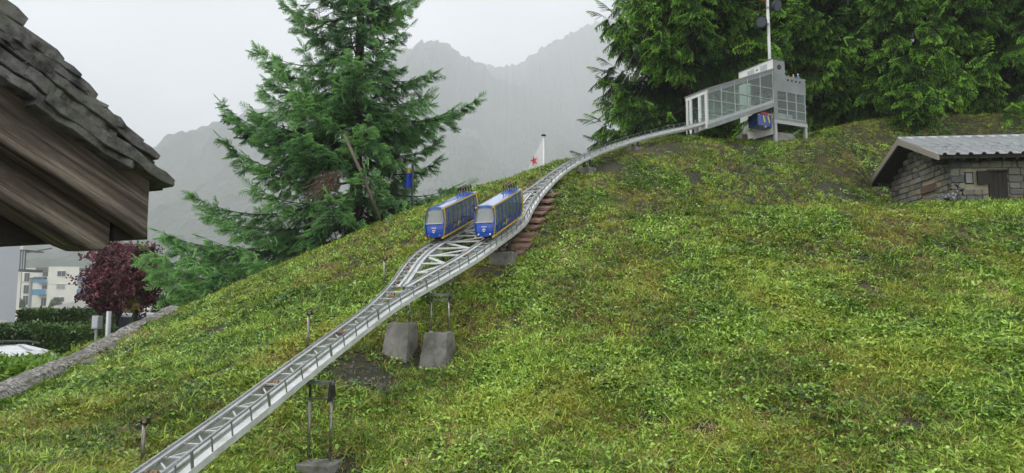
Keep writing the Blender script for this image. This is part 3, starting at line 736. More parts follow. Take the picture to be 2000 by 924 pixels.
# walkway on the right and a narrow ledge on the left
sweep(MB(), rt_, .026, .090, -.030, -.022).build('walkway', M['track'], track)
sweep(MB(), rt_, .090, .098, -.052, -.012).build('walkway_edge', M['track'], track)
ubox = unit_mesh('steel_bar', M['track']); ubr = unit_mesh('railing_bar', M['railing']); ubd = unit_mesh('dark_bar', M['track_dark'])
for hgt in (.095, .050):
    sweep(MB(), rt_, .091, .096, hgt - .004 - .02, hgt - .02).build('handrail', M['railing'], track)
s = .12; k = 0
while s < LEN - 1.9:
    c, a, n, u, w = tk(s); b = c + n*(w + G + .0935)
    place('railing_post', ubr, track, bar_mx(b - u*.03, b + u*.075, .006, .008 if k % 4 else .022, a)); s += .20 if s < 7 else .165; k += 1
# cross ties and diagonals of the lattice
s = .05; k = 0
while s < LEN - 1.7:
    c, a, n, u, w = tk(s); c2, a2, n2, u2, w2 = tk(min(s + .15, LEN)); dz = -.014
    tracks = [0] if w < G + .012 else [-1, 1]
    for t in tracks:
        if t == 0: l, r_, l2, r2 = -(w+G), w+G, -(w2+G), w2+G
        elif t < 0: l, r_, l2, r2 = -(w+G), -(w-G), -(w2+G), -(w2-G)
        else: l, r_, l2, r2 = w-G, w+G, w2-G, w2+G
        place('cross_tie', ubox, track, bar_mx(c + n*l + u*dz, c + n*r_ + u*dz, .012, .010, u))
        p0, p1 = ((l, r2), (r_, l2))[k % 2]
        place('diagonal_brace', ubox, track, bar_mx(c + n*p0 + u*(dz-.011), c2 + n2*p1 + u2*(dz-.011), .010, .008, u))
    s += .165; k += 1
# wide plates that brace the island between the two loop tracks
bars = [(.50, .28), (.50, .72), (.0, .45)]
s0 = float(np.interp(.10, CC[:60, 3], SS[:60])) if False else None
sl = [i for i, f in enumerate(FR) if f[4] > G + .05]; sA, sB = ss[sl[0]], ss[sl[-1]]
q = sA + .30; flip = 0; qs = []
while q < sB - .25: qs.append(q); q += .33
for i, q in enumerate(qs):
    c, a, n, u, w = tk(q); j = w - G - .02
    place('island_tie', ubox, track, bar_mx(c - n*j - u*.012, c + n*j - u*.012, .045, .010, u))
    if i + 1 < len(qs):
        c2, a2, n2, u2, w2 = tk(qs[i+1]); j2 = w2 - G - .02; sg = -1 if i % 2 else 1
        place('island_brace', ubox, track, bar_mx(c - n*j*sg - u*.024, c2 + n2*j2*sg - u2*.024, .040, .010, u))
# guide rollers for the cable
roll = MB()
for k in range(3): roll.lathe((0, 0, 0), [(.0, -.028 + k*.020), (.017, -.028 + k*.020), (.013, -.020 + k*.020), (.017, -.012 + k*.020), (0, -.012 + k*.020)], 12)
rme = roll.build('cable_roller', M['rust'], None).data; bpy.data.objects.remove(bpy.data.objects['cable_roller'])
for s in (.85, 2.05, 3.0, 3.9, 4.3, 4.75, 5.3, 8.4, 9.2, 10.2):
    c, a, n, u, w = tk(s)
    offs = [0] if w < G + .02 else [-w, w]
    for o in offs:
        X, Y, Z = a, u, n; p = c + n*o - u*.012
        place('cable_roller', rme, track, Matrix(((X.x, Y.x, Z.x, p.x), (X.y, Y.y, Z.y, p.y), (X.z, Y.z, Z.z, p.z), (0, 0, 0, 1))))
        place('roller_bracket', ubd, track, bar_mx(p - n*.05 - u*.016, p + n*.05 - u*.016, .05, .008, u))
# haulage cable
sweep(MB(), lambda w: -w if w > .02 else -.012, -.002, .002, .004, .008).build('haul_cable', M['wire'], track)

# ---------------------------------------------------------------- track supports
def s_at_depth(d): return float(np.interp(d, CC[:, 1], SS))
def slant_block(mb, c, a, n, wid, dep, top, bot, lean):
    """concrete block whose front leans back: c is the middle of the top"""
    A = Vector((a.x, a.y, 0)).normalized(); Nn = Vector((n.x, n.y, 0))
    def ring(z, w_, f, bk): return [Vector((c.x, c.y, z)) + Nn*sx*w_ + A*sy for sx, sy in ((-1, -f), (1, -f), (1, bk), (-1, bk))]
    rr = [ring(bot, wid*.56, dep*.5 + lean, dep*.55), ring(bot + (top-bot)*.32, wid*.56, dep*.5 + lean, dep*.55), ring(top, wid*.47, dep*.5, dep*.5)]
    i = len(mb.v)
    for r_ in rr: mb.v += [tuple(p) for p in r_]
    for k in range(2):
        for j in range(4): q = (j+1) % 4; mb.f.append((i+4*k+j, i+4*k+q, i+4*k+4+q, i+4*k+4+j))
    mb.f.append((i+8, i+9, i+10, i+11)); mb.f.append((i+3, i+2, i+1, i))
# tall tubular trestle low on the track
def trestle(d, label, blocktop, offs, wid, dep, lean=.0, blk=None, tube_r=.0095, bracket=True, head=.12):
    c, a, n, u, w = tk(s_at_depth(d)); base = c.copy(); base.z = h1(c.x, c.y)
    rt0 = root('track_support', base, label, 'support')
    for (cen, tubes) in offs:
        p = c + n*cen; g_ = h1(p.x, p.y); top = g_ + blocktop
        mb = MB(); slant_block(mb, Vector((p.x, p.y, top)), a, n, wid, dep, top, g_ - .25, lean); mb.build('concrete_block', M['concrete'], rt0, bevel=.006)
        ends = []
        for t in tubes:
            q = c + n*(cen + t); tz = c.z - .075 - head
            MB().tube([(q.x, q.y, top - .01), (q.x, q.y, tz)], tube_r, 10).build('tube_post', M['tube'], rt0, smooth=True); ends.append(Vector((q.x, q.y, tz)))
            MB().lathe((q.x, q.y, top), [(.0, .012), (.020, .010), (.022, 0)], 10).build('foot_plate', M['tube'], rt0)
        if len(ends) > 1:
            MB().bar(ends[0] - n*.02, ends[-1] + n*.03, .022, .012).build('cross_bar', M['tube'], rt0)
        if bracket:
            mid = ends[-1]; mb = MB(); A = a
            mb.prism([mid - A*.05 - n*.008, mid + A*.05 - n*.008, Vector((mid.x, mid.y, c.z - .085)) + A*.022 - n*.008, Vector((mid.x, mid.y, c.z - .085)) - A*.022 - n*.008], n*.016)
            mb.build('bracket', M['black_steel'], rt0)
            arm0 = Vector((mid.x, mid.y, c.z - .098)); MB().bar(arm0 + n*.012, Vector((c.x, c.y, c.z - .098)) + n*(w + .02), .03, .024).build('support_arm', M['track_dark'], rt0)
            if len(ends) > 1:
                m0 = ends[0]; MB().bar(m0, Vector((m0.x, m0.y, c.z - .08)), .014, .014).build('bracket', M['black_steel'], rt0)
    return rt0
trestle(4.78, 'lowest tall support of two steel tubes on a square concrete foot near the bottom edge', .05, [(.22, (-.085, .075))], .25, .2, head=.13)
trestle(6.52, 'two leaning grey concrete blocks with four thin steel tubes where the track widens', .25, [(-.03, (-.085, .075)), (.35, (-.085, .09))], .235, .18, lean=.09, head=.07)
def pier(d, off, label, wid=.26, dep=.2, up=.10, bright=1):
    c, a, n, u, w = tk(s_at_depth(d)); p = c + n*off; g_ = h1(p.x, p.y); top = max(g_ + .03, c.z - .085 - up)
    r0 = root('track_support', (p.x, p.y, g_), label, 'support')
    mb = MB(); slant_block(mb, Vector((p.x, p.y, top)), a, n, wid, dep, top, min(g_, top) - .3, .03); mb.build('concrete_block', M['concrete'], r0, bevel=.008)
    z0 = top - .003
    for t in (-.065, .065):
        q = p + n*t
        mb = MB(); mb.prism([(q.x - a.x*.035, q.y - a.y*.035, z0), (q.x + a.x*.035, q.y + a.y*.035, z0), (q.x + a.x*.018, q.y + a.y*.018, c.z - .082), (q.x - a.x*.018, q.y - a.y*.018, c.z - .082)], n*.02)
        mb.build('bracket', M['black_steel'], r0)
    MB().bar(Vector((p.x, p.y, z0 + .012)) - n*wid*.5, Vector((p.x, p.y, z0 + .012)) + n*wid*.5, .03, .02).build('cross_bar', M['black_steel'], r0)
pier(7.75, -.05, 'concrete pier between the two loop tracks just below the cars', .22, .16, .13)
pier(8.35, .42, 'broad concrete pier under the right loop track beside the reddish slabs', .30, .20, .12)
pier(10.35, .10, 'upright concrete pier where the two loop tracks have joined above the right car', .22, .18, .10)
pier(11.45, .07, 'weathered concrete pier standing on brown turf at the start of the upper curve', .26, .2, .13)
pier(12.35, .05, 'small concrete pier half sunk in the turf on the upper curve', .24, .2, .10)
pier(13.28, -.02, 'last small concrete pier just below the station doorway', .20, .16, .12)

# reddish slabs laid under the right loop track like steps
slab_root = root('stone_steps', P(1040, 470, 8.7), 'reddish-brown flat stone slabs stepping down the slope right of the track', 'steps')
srs = [unit_mesh('stone_slab', M['slab_red'], .05, .045, k) for k in range(4)]
sgs = [unit_mesh('grey_slab', M['concrete'], .06, .035, k + 9) for k in range(2)]
for i, d in enumerate(np.arange(8.55, 10.25, .185)):
    c, a, n, u, w = tk(s_at_depth(d)); A = Vector((a.x, a.y, 0)).normalized()
    for j, off in enumerate((-.09, .17)):
        o = w + off + rnd.uniform(-.02, .02)
        p = c + n*o; g_ = h1(p.x, p.y); wd_ = rnd.uniform(.235, .262)
        z = min(g_ + .035 + rnd.uniform(-.008, .008), c.z - .12)
        X = (n*wd_); Y = (A*.170 + Vector((0, 0, .118))); Z = Vector((0, 0, .030))
        me_ = srs[rnd.randrange(4)] if (j >= 1 or rnd.random() < .4) else sgs[rnd.randrange(2)]
        place('slab', me_, slab_root, Matrix(((X.x, Y.x, Z.x, p.x), (X.y, Y.y, Z.y, p.y), (X.z, Y.z, Z.z, z), (0, 0, 0, 1))))

# ---------------------------------------------------------------- funicular cars
def car_frames():
    """profile helper: body cross-section half widths by height"""
    return [(0, .103), (.05, .112), (.14, .120), (.22, .118), (.30, .108), (.335, .098)]
def make_car(label, red_lamps):
    L = 1.22; B = .062  # body base above rail
    rt0 = root('funicular_car', (0, 0, 0), label, 'funicular car', 'blue funicular cars')
    prof = car_frames(); nx_ = 18
    # the nose bows outward and leans back at the top: x of the body end by height
    def xe(z, y, end):
        bow = .035*(1 - (y/.12)**2); lean = -.03*max(0, (z - .14)/.2) - .018*max(0, (.10 - z)/.1)**2
        return end*(L/2 - .03 + bow + lean)
    def wall(zs, name, mat, end, y_in=.97):
        mb = MB()
        for i in range(len(zs)-1):
            for j in range(8):
                q = []
                for (zz, yy) in ((zs[i], j), (zs[i], j+1), (zs[i+1], j+1), (zs[i+1], j)):
                    hw = np.interp(zz, [p[0] for p in prof], [p[1] for p in prof])*y_in; y = -hw + 2*hw*yy/8
                    q.append((xe(zz, y, end), y, B + zz))
                mb.poly(q)
        return mb.build(name, mat, rt0, smooth=True)
    hwf = lambda z: float(np.interp(z, [p[0] for p in prof], [p[1] for p in prof]))
    for end in (-1, 1):
        wall([0, .03, .06, .1, .14, .168], 'front_panel' if end < 0 else 'rear_panel', M['blue'], end)
        wall([.170, .21, .25, .29, .322], 'windscreen', M['screen'], end, .95)
        MB().bar((xe(.168, 0, end) + end*.004, -.105, B+.169), (xe(.168, 0, end) + end*.004, .105, B+.169), .014, .006).build('screen_frame', M['track'], rt0)
        # yellow arch at each side of the nose
        for sy in (-1, 1):
            mb = MB(); pr = None
            for z in (-.005, .03, .06, .1, .14, .18, .22, .26, .30, .33, .342):
                y = sy*(hwf(z) + .003); x = xe(z, y, end)
                ring = [(x - end*.012, y - sy*.006, B+z), (x + end*.012, y - sy*.006, B+z), (x + end*.012, y + sy*.005, B+z), (x - end*.012, y + sy*.005, B+z)]
                i = len(mb.v); mb.v += ring
                if pr is not None:
                    for j in range(4): k = (j+1) % 4; mb.f.append((pr+j, pr+k, i+k, i+j))
                else: mb.f.append((i, i+1, i+2, i+3))
                pr = i
            mb.f.append((pr, pr+1, pr+2, pr+3)); mb.build('yellow_arch', M['yellow'], rt0)
        for sy in (-1, 1):
            x = xe(.03, .07, end); mb = MB(); mb.tube([(x - end*.006, sy*.07, B+.028), (x + end*.008, sy*.07, B+.028)], .0095, 10)
            mb.build('headlight' if not (red_lamps and end < 0) else 'tail_lamp', M['lens_red'] if (red_lamps and end < 0) else M['lens'], rt0)
    # sides: sill panel with the eight windows between dark posts
    x0, x1 = -L/2 + .02, L/2 - .02; npan = 8
    stp = (x1 - x0)/npan
    for sy in (-1, 1):
        mb = MB(); zs = [0, .05, .105]
        for i in range(2): mb.poly([(x0, sy*hwf(zs[i]), B+zs[i]), (x1, sy*hwf(zs[i]), B+zs[i]), (x1, sy*hwf(zs[i+1]), B+zs[i+1]), (x0, sy*hwf(zs[i+1]), B+zs[i+1])])
        mb.poly([(x0, sy*hwf(.312), B+.312), (x1, sy*hwf(.312), B+.312), (x1, sy*hwf(.335), B+.335), (x0, sy*hwf(.335), B+.335)])
        mb.build('side_panel', M['blue_dark'], rt0)  # darker than the nose, side shade put into the blue
        for k in range(npan):
            a_, b_ = x0 + k*stp, x0 + (k+1)*stp; low = .105 if k not in (2, 5) else .03
            mb = MB(); zz = [low, .14, .22, .312]
            for i in range(3): mb.poly([(a_+.006, sy*(hwf(zz[i])+.0015), B+zz[i]), (b_-.006, sy*(hwf(zz[i])+.0015), B+zz[i]), (b_-.006, sy*(hwf(zz[i+1])+.0015), B+zz[i+1]), (a_+.006, sy*(hwf(zz[i+1])+.0015), B+zz[i+1])])
            mb.build('side_window', M['car_glass'], rt0)
        for k in range(npan + 1):
            x = x0 + k*stp; mb = MB(); wp = .008 if k % 2 else .014
            for za, zb in ((.02, .14), (.14, .22), (.22, .325)): mb.bar((x, sy*(hwf(za)+.002), B+za), (x, sy*(hwf(zb)+.002), B+zb), .010, wp, (1, 0, 0))
            mb.build('window_post', M['blue'] if k % 2 else M['blue_dark'], rt0)
        for z, hgt, nm in ((.338, .016, 'roof_trim'), (-.004, .016, 'sill_trim')):
            y = sy*(hwf(z) + .004); MB().box(x0 - .02, x1 + .02, y - .006, y + .006, B + z - hgt/2, B + z + hgt/2).build(nm, M['yellow'], rt0)
        # lettering band and emblem low on the side
        xs = x0 + .30
        mb = MB(); y = sy*(hwf(.07) + .003)
        for k in range(9):
            if k in (3,): continue
            mb.box(xs + k*.042, xs + k*.042 + .006, y - .001, y + .001, B + .058, B + .088)
            mb.box(xs + k*.042 + .006, xs + k*.042 + .022, y - .001, y + .001, B + (.082 if k % 2 else .058), B + (.088 if k % 2 else .064))
            if k % 3 == 0: mb.box(xs + k*.042 + .006, xs + k*.042 + .020, y - .001, y + .001, B + .070, B + .075)
        mb.build('lettering', surf_or('pale_yellow_print', (.55, .50, .25)), rt0)
        MB().prism([(xs + .15, y - .002, B+.050), (xs + .19, y - .002, B+.056), (xs + .20, y - .002, B+.105), (xs + .165, y - .002, B+.095)], (0, .004, 0)).build('emblem', M['yellow'], rt0)
    # roof: gently crowned
    mb = MB(); n = 8
    for k in range(n):
        ya, yb = -.102 + .204*k/n, -.102 + .204*(k+1)/n; za, zb = (.350 + .012*(1 - (v/.102)**2) for v in (ya, yb))
        mb.poly([(x0 + .0, ya, B+za), (x1 - .0, ya, B+za), (x1, yb, B+zb), (x0, yb, B+zb)])
    for e, xx in ((-1, x0), (1, x1)):
        for k in range(n):
            ya, yb = -.102 + .204*k/n, -.102 + .204*(k+1)/n; za, zb = (.350 + .012*(1 - (v/.102)**2) for v in (ya, yb))
            mb.poly([(xx, ya, B+za), (xx, yb, B+zb), (xe(.322, yb, e) - e*.002, yb*.95, B+.322), (xe(.322, ya, e) - e*.002, ya*.95, B+.322)])
    mb.build('roof', M['blue_roof'], rt0, smooth=True)
    MB().box(x0 + .01, x1 - .01, -.098, .098, B + .001, B + .012).build('floor', M['interior'], rt0)
    MB().box(x0 + .12, x1 - .12, -.05, .05, -.0 + .016, B - .002).build('underframe', M['black_steel'], rt0)
    for x in (-.42, -.30, .30, .42):
        for sy in (-1, 1):
            MB().tube([(x, sy*.055, .034), (x, sy*.075, .034)], .020, 12).build('wheel', M['roller_grey'], rt0)
    for k in range(5):
        x = x0 + .14 + k*.23; MB().box(x, x + .05, -.085, .085, B + .012, B + .10).box(x + .045, x + .06, -.085, .085, B + .10, B + .17).build('seat', M['seat'], rt0)
    # roof gear at the uphill end: blue ribs, black sprung arms, a thin cross rail
    for k in range(4):
        x = L/2 - .40 + k*.095
        MB().box(x, x + .026, -.088, .060, B + .360, B + .372).build('roof_rib', M['blue'], rt0)
        mb = MB(); mb.bar((x + .010, -.055, B+.370), (x + .034, -.045, B+.425), .014, .012); mb.bar((x + .034, -.045, B+.425), (x + .004, -.040, B+.462), .014, .012)
        mb.bar((x + .010, .040, B+.370), (x + .034, .030, B+.425), .014, .012); mb.bar((x + .034, .030, B+.425), (x + .004, .025, B+.462), .014, .012)
        mb.build('current_collector', M['black_steel'], rt0)
    MB().bar((L/2 - .44, -.04, B+.467), (L/2 - .04, -.04, B+.467), .008, .007).bar((L/2 - .44, .025, B+.467), (L/2 - .04, .025, B+.467), .008, .007).build('collector_bar', M['rust'], rt0)
    # white wordmark, crest and number on the nose
    mb = MB(); z = .118; x = xe(z, 0, -1) - .0025
    for k in range(7): mb.box(x - .001, x + .001, -.030 + k*.0085, -.0235 + k*.0085, B + z - .006, B + z + (.006 if k in (0, 4, 6) else .003))
    mb.build('wordmark', M['white_mark'], rt0)
    z = .078; x = xe(z, 0, -1) - .003
    MB().prism([(x, -.018, B+z+.016), (x, .018, B+z+.016), (x, .018, B+z), (x, .009, B+z-.016), (x, 0, B+z-.021), (x, -.009, B+z-.016), (x, -.018, B+z)], (.002, 0, 0)).build('crest', M['white_mark'], rt0)
    MB().box(x - .0025, x - .0005, -.012, .012, B+z-.004, B+z+.005).build('crest_band', M['black_steel'], rt0)
    x = xe(.29, 0, -1) + .006
    MB().box(x - .003, x - .001, .068, .082, B + .293, B + .300).box(x - .003, x - .001, .068, .074, B + .268, B + .293).build('car_number', M['white_mark'], rt0)
    return rt0
def surf_or(n, c):
    return bpy.data.materials.get(n) or surf(n, c, None, .5)
def seat_car(rt0, d0, d1, side):
    c0, _, n0, _, w0 = tk(s_at_depth(d0)); c1, _, n1, _, w1 = tk(s_at_depth(d1))
    p0 = c0 + n0*w0*side; p1 = c1 + n1*w1*side; X = (p1 - p0).normalized(); p = (p0 + p1)/2 + Vector((0, 0, .014))
    # stepped-gravity body: floor and roof follow the grade, posts and nose stand upright
    cg = math.hypot(X.x, X.y); Sh = Matrix(((cg, 0, 0, 0), (0, 1, 0, 0), (X.z, 0, 1, 0), (0, 0, 0, 1)))
    for ch in rt0.children: ch.data.transform(Sh)
    rt0.location = p; rt0.rotation_euler = (0, 0, math.atan2(X.y, X.x))
carR = make_car('blue and yellow car with white headlights, right of the two standing side by side', False); seat_car(carR, 7.98, 9.05, 1)
carL = make_car('blue and yellow car with small red lamps, left of the two standing side by side', True); seat_car(carL, 7.98, 9.05, -1)

# ---------------------------------------------------------------- guide-wire posts left of the track
wp = []
for (px, pt, pb, d, lab) in ((282, 817, 912, 4.35, 'short steel post with a square cap near the bottom left, lowest of the wire posts'), (603, 608, 690, 6.15, 'middle wire post with a rusty pulley head left of the track'), (751, 502, 566, 7.9, 'thin upper wire post left of the passing loop')):
    tp = P(px, pt, d); gz = h1(tp.x, tp.y); r0 = root('wire_post', (tp.x, tp.y, gz), lab, 'post')
    MB().tube([(tp.x, tp.y, gz - .1), (tp.x, tp.y, tp.z - .004)], .012, 10).build('pole', M['tube'], r0, smooth=True)
    MB().box(tp.x - .014, tp.x + .030, tp.y - .02, tp.y + .02, tp.z - .035, tp.z + .003).build('pulley_housing', M['black_steel'], r0, bevel=.003)
    MB().tube([(tp.x + .012, tp.y - .026, tp.z - .014), (tp.x + .012, tp.y + .004, tp.z - .014)], .013, 12).build('pulley', M['rust'], r0); wp.append(tp)
pts = [P(-60, 962, 3.6), wp[0] + Vector((.012, -.024, .002)), wp[1] + Vector((.012, -.024, .002)), wp[2] + Vector((.012, -.024, .002))]
mb = MB()
for a_, b_ in zip(pts[:-1], pts[1:]):
    mb.tube([a_.lerp(b_, t) - Vector((0, 0, .05*4*t*(1-t)*(.6 if a_ is pts[1] else .4))) for t in np.linspace(0, 1, 9)], .0022, 4)
tag(mb.build('guide_wire', M['wire']), 'thin steel wire strung between the posts left of the track', 'wire')

# ---------------------------------------------------------------- station
K1 = P(1383, 243, 13.2); e_ = Vector((.902, .432, 0)).normalized(); m_ = Vector((-e_.y, e_.x, 0))
stn = root('hillside_station', (K1.x, K1.y, h1(K1.x, K1.y)), 'grey and white model top station with a sloping glass gallery on a grey tower', 'station')
gr = .375; GL = 1.77; GW = .60; GH = .70
def S(a, b, z): return Vector((K1.x, K1.y, K1.z)) + e_*a + m_*b + Vector((0, 0, z))
def gal(a, b, z): return S(a, b, a*gr + z)
def skewbox(a0, a1, b0, b1, z0, z1, slope=gr, g=gal):
    mb = MB(); i = 0; mb.v = [tuple(g(a, b, z)) for z in (z0, z1) for a, b in ((a0, b0), (a1, b0), (a1, b1), (a0, b1))]
    mb.f = [(0, 3, 2, 1), (4, 5, 6, 7), (0, 1, 5, 4), (1, 2, 6, 5), (2, 3, 7, 6), (3, 0, 4, 7)]; return mb
flat = lambda a0, a1, b0, b1, z0, z1: skewbox(a0, a1, b0, b1, z0, z1, 0, S)
skewbox(-.02, GL, 0, GW, -.09, 0).build('gallery_floor', M['grey_metal'], stn)
skewbox(-.05, GL, -.03, GW + .03, GH, GH + .022).build('gallery_roof', M['grey_metal'], stn)
skewbox(0, GL, -.004, .012, 0, .06).build('gallery_sill', M['grey_frame'], stn); skewbox(0, GL, GW - .012, GW + .004, 0, .06).build('gallery_sill', M['grey_frame'], stn)
skewbox(0, GL, -.004, .012, GH - .085, GH - .001).build('gallery_top_rail', M['grey_metal'], stn); skewbox(0, GL, GW - .012, GW + .004, GH - .085, GH - .001).build('gallery_top_rail', M['grey_metal'], stn)
NP = 5
for b in (0, GW):
    for k in range(NP + 1):
        a = GL*k/NP*.985 + .006; skewbox(a - .009, a + .009, b - .009, b + .009, -.02, GH - .002).build('gallery_mullion', M['grey_frame'], stn)
    for k in range(NP):
        a0 = GL*k/NP*.985 + .017; a1 = GL*(k+1)/NP*.985 - .005
        skewbox(a0, a1, b - .003, b + .003, .061, GH - .086).build('glass_pane', M['stn_glass'], stn)
    # level glazing bars, not following the slope
    for z in (.50, .72, .95):
        a0 = max(.03, (z - GH + .10)/gr); a1 = min(GL - .03, (z - .07)/gr)
        if a1 > a0: flat(a0, a1, b - .006, b + .006, z - .006, z + .006).build('glazing_bar', M['grey_frame'], stn)
    for k in range(4):
        a0 = .1 + k*.42; z = a0*gr + .07 + .09; a1 = min(GL - .03, a0 + .42)
        flat(a0, a1, b - .006, b + .006, z - .005, z + .005).build('glazing_bar', M['grey_frame'], stn)
# white portal where the track enters
for b0, b1 in ((0, .02), (.20, .235), (.44, .475), (.58, .60)):
    skewbox(-.032, -.004, b0, b1, -.07, GH - .002).build('portal_frame', M['white'], stn)
skewbox(-.034, -.002, -.008, GW + .006, GH - .075, GH - .003).build('portal_lintel', M['white'], stn)
for b0, b1 in ((.02, .20), (.475, .58)):
    skewbox(-.03, -.006, b0 + .001, b1 - .001, -.07, .06).build('portal_panel', M['white'], stn)
    skewbox(-.024, -.014, b0 + .001, b1 - .001, .061, GH - .08).build('glass_pane', M['stn_glass'], stn)
    for bb in (b0 + .012, b1 - .030): skewbox(-.029, -.009, bb, bb + .018, .061, GH - .076).build('portal_frame', M['white'], stn)
# inside the gallery: platform steps and a little railing
for k in range(10): flat(.15 + k*.155, .31 + k*.155, .44, .58, (.15 + k*.155)*gr - .01, (.15 + k*.155)*gr + .075).build('platform_step', M['grey_frame'], stn)
for k in range(7): flat(.25 + k*.2, .262 + k*.2, .10, .108, (.25 + k*.2)*gr, (.25 + k*.2)*gr + .16).build('inner_railing_post', M['railing'], stn)
skewbox(.25, 1.5, .10, .108, .15, .162).build('inner_railing', M['railing'], stn)
# tower
TL, TW = .93, .96; z0 = P(1505, 229, K1.y + .76).z - K1.z; z1 = z0 + .92; z2 = z0 + 1.24; A0 = GL
flat(A0, A0 + TL, 0, TW, z0 - .05, z0).build('tower_floor', M['grey_metal'], stn)
# upper grey cladding, above the windows (with four round holes)
flat(A0 + .012, A0 + TL, 0, .02, z0 + .57, z1).build('tower_cladding', M['grey_metal'], stn)
flat(A0 + .0, A0 + .11, 0, .021, z0, z0 + .57).build('tower_cladding', M['grey_metal'], stn)
flat(A0 + TL - .02, A0 + TL + .003, .021, TW, z0, z1).build('tower_side_wall', M['grey_metal'], stn)
flat(A0, A0 + TL - .02, TW - .02, TW + .003, z0, z1).build('tower_back_wall', M['white'], stn)
flat(A0, A0 + TL + .004, 0.002, TW, z1, z1 + .014).build('tower_roof', M['grey_metal'], stn)
# white front wall of the tower with the opening for the gallery
flat(A0 - .006, A0 + .012, GW + .01, TW, z0 - .30, z1).build('tower_white_wall', M['white'], stn)
flat(A0 - .006, A0 + .012, .0, GW + .009, GL*gr + GH + .024, z2).build('tower_white_wall', M['white'], stn)
flat(A0 - .006, A0 + .012, GW + .01, TW, z1, z2).build('tower_white_wall', M['white'], stn)
flat(A0 - .006, A0 + .012, .06, GW + .009, z0 - .34, z0 + .10).build('tower_white_wall', M['white'], stn)
flat(A0 + .012, A0 + .34, .0, TW, z1 + .015, z2).build('upper_block', M['grey_metal'], stn)
flat(A0 - .02, A0 + .36, -.015, TW + .015, z2, z2 + .014).build('upper_roof', M['roof_grey'], stn)
for b0, b1 in ((.16, .32), (.52, .68)):
    fr_ = flat(A0 - .012, A0 - .006, b0 - .012, b1 + .012, z2 - .20, z2 - .06).build('window', M['grey_frame'], stn); flat(A0 - .015, A0 - .012, b0, b1, z2 - .19, z2 - .07).build('pane', surf_or('pale_pane', (.45, .48, .50)), fr_)
flat(A0 - .012, A0 - .006, .40, .45, z2 - .125, z2 - .095).build('vent', M['roof_grey'], stn)
# round vent on the grey face, four small portholes
def disc(a, z, r, nm, mat, dep=.008):
    p = S(a, -.001, z); MB().tube([p, p - m_*dep], r, 18).build(nm, mat, stn)
disc(A0 + .18, z2 - .15, .055, 'round_vent', M['black_steel'])
for k in range(4): disc(A0 + .42 + k*.115, z1 - .075, .024, 'porthole', M['black_steel'])
# window grid on the grey face
cols = [.11, .375, .64, .90]; rows = [.015, .20, .385, .57]
for i in range(3):
    for j in range(3):
        flat(A0 + cols[i] + .008, A0 + cols[i+1] - .008, .006, .012, z0 + rows[j] + .006, z0 + rows[j+1] - .006).build('glass_pane', M['stn_glass'], stn)
for i in range(1, 4): flat(A0 + cols[i] - .009, A0 + cols[i] + .009, -.002, .016, z0 + .001, z0 + .569).build('window_mullion', M['grey_frame'], stn)
for j in range(3): flat(A0 + .111, A0 + .899, .0, .014, z0 + rows[j] - .006, z0 + rows[j] + .007).build('window_transom', M['grey_frame'], stn)
flat(A0 + .35, A0 + .85, .30, .55, z0 + .001, z0 + .22).build('machine_cabinet', M['white'], stn)
p = S(A0 + .26, .20, z0 + .10); MB().tube([p, p + m_*.06], .10, 20).build('winding_wheel', M['yellow'], stn)
# beam, legs
flat(A0 - .01, A0 + TL + .01, -.01, .05, z0 - .115, z0 - .05).build('tower_beam', M['grey_frame'], stn)
flat(A0 - .01, A0 + TL + .01, TW - .05, TW + .01, z0 - .115, z0 - .05).build('tower_beam', M['grey_frame'], stn)
for a in (A0, A0 + TL - .06):
    for b in (-.005, TW - .05):
        q = S(a, b, 0); gz = h1(q.x, q.y) - K1.z - .08
        flat(a, a + .06, b, b + .055, gz, z0 - .115).build('leg', M['grey_frame'] if b < .5 else M['white'], stn)
q = S(A0 + .40, .35, 0); gz = h1(q.x, q.y) - K1.z
mb = MB(); mb.v = [tuple(S(A0 + a, b, z)) for (z, sp) in ((gz - .2, .14), (z0 - .26, 0)) for a, b in ((.08 - sp*.3, .10 - sp), (.62 + sp*1.3, .10 - sp), (.62 + sp*1.3, .7), (.08 - sp*.3, .7))]
mb.f = [(0, 3, 2, 1), (4, 5, 6, 7), (0, 1, 5, 4), (1, 2, 6, 5), (2, 3, 7, 6), (3, 0, 4, 7)]; mb.build('concrete_base', M['concrete'], stn, bevel=.01)
MB().bar(S(A0 + .60, .15, z0 - .30), S(A0 + .9, .1, z0 - .12), .03, .03).build('strut', M['track_dark'], stn)
q = S(A0 - .28, .62, 0); gz = h1(q.x, q.y) - K1.z
flat(A0 - .36, A0 - .2, .55, .72, gz - .2, gz + .14).build('footing', M['concrete'], stn, bevel=.01)

# the blue maintenance car hanging below the gallery
tr0 = root('inspection_trolley', S(A0 - .22, .12, z0 - .16), 'small blue trolley with red top and yellow stripes under the station gallery', 'trolley')
flat(A0 - .40, A0 - .02, .06, .34, z0 - .20, z0 + .05).build('body', M['blue_dark'], tr0, bevel=.012)
flat(A0 - .30, A0 - .06, .08, .32, z0 + .052, z0 + .11).build('top', M['red'], tr0, bevel=.012)
for a in (A0 - .27, A0 - .14):
    mb = MB(); mb.prism([S(a, .052, z0 + .03), S(a + .025, .052, z0 + .03), S(a + .07, .052, z0 - .10), S(a + .045, .052, z0 - .13), S(a + .02, .052, z0 - .06)], m_*.006); mb.build('yellow_stripe', M['yellow'], tr0)
for a, z in ((A0 - .38, .03), (A0 - .10, .06), (A0 - .20, -.21)): MB().tube([S(a, .045, z0 + z), S(a, .07, z0 + z)], .014, 8).build('lamp', M['lens'], tr0)
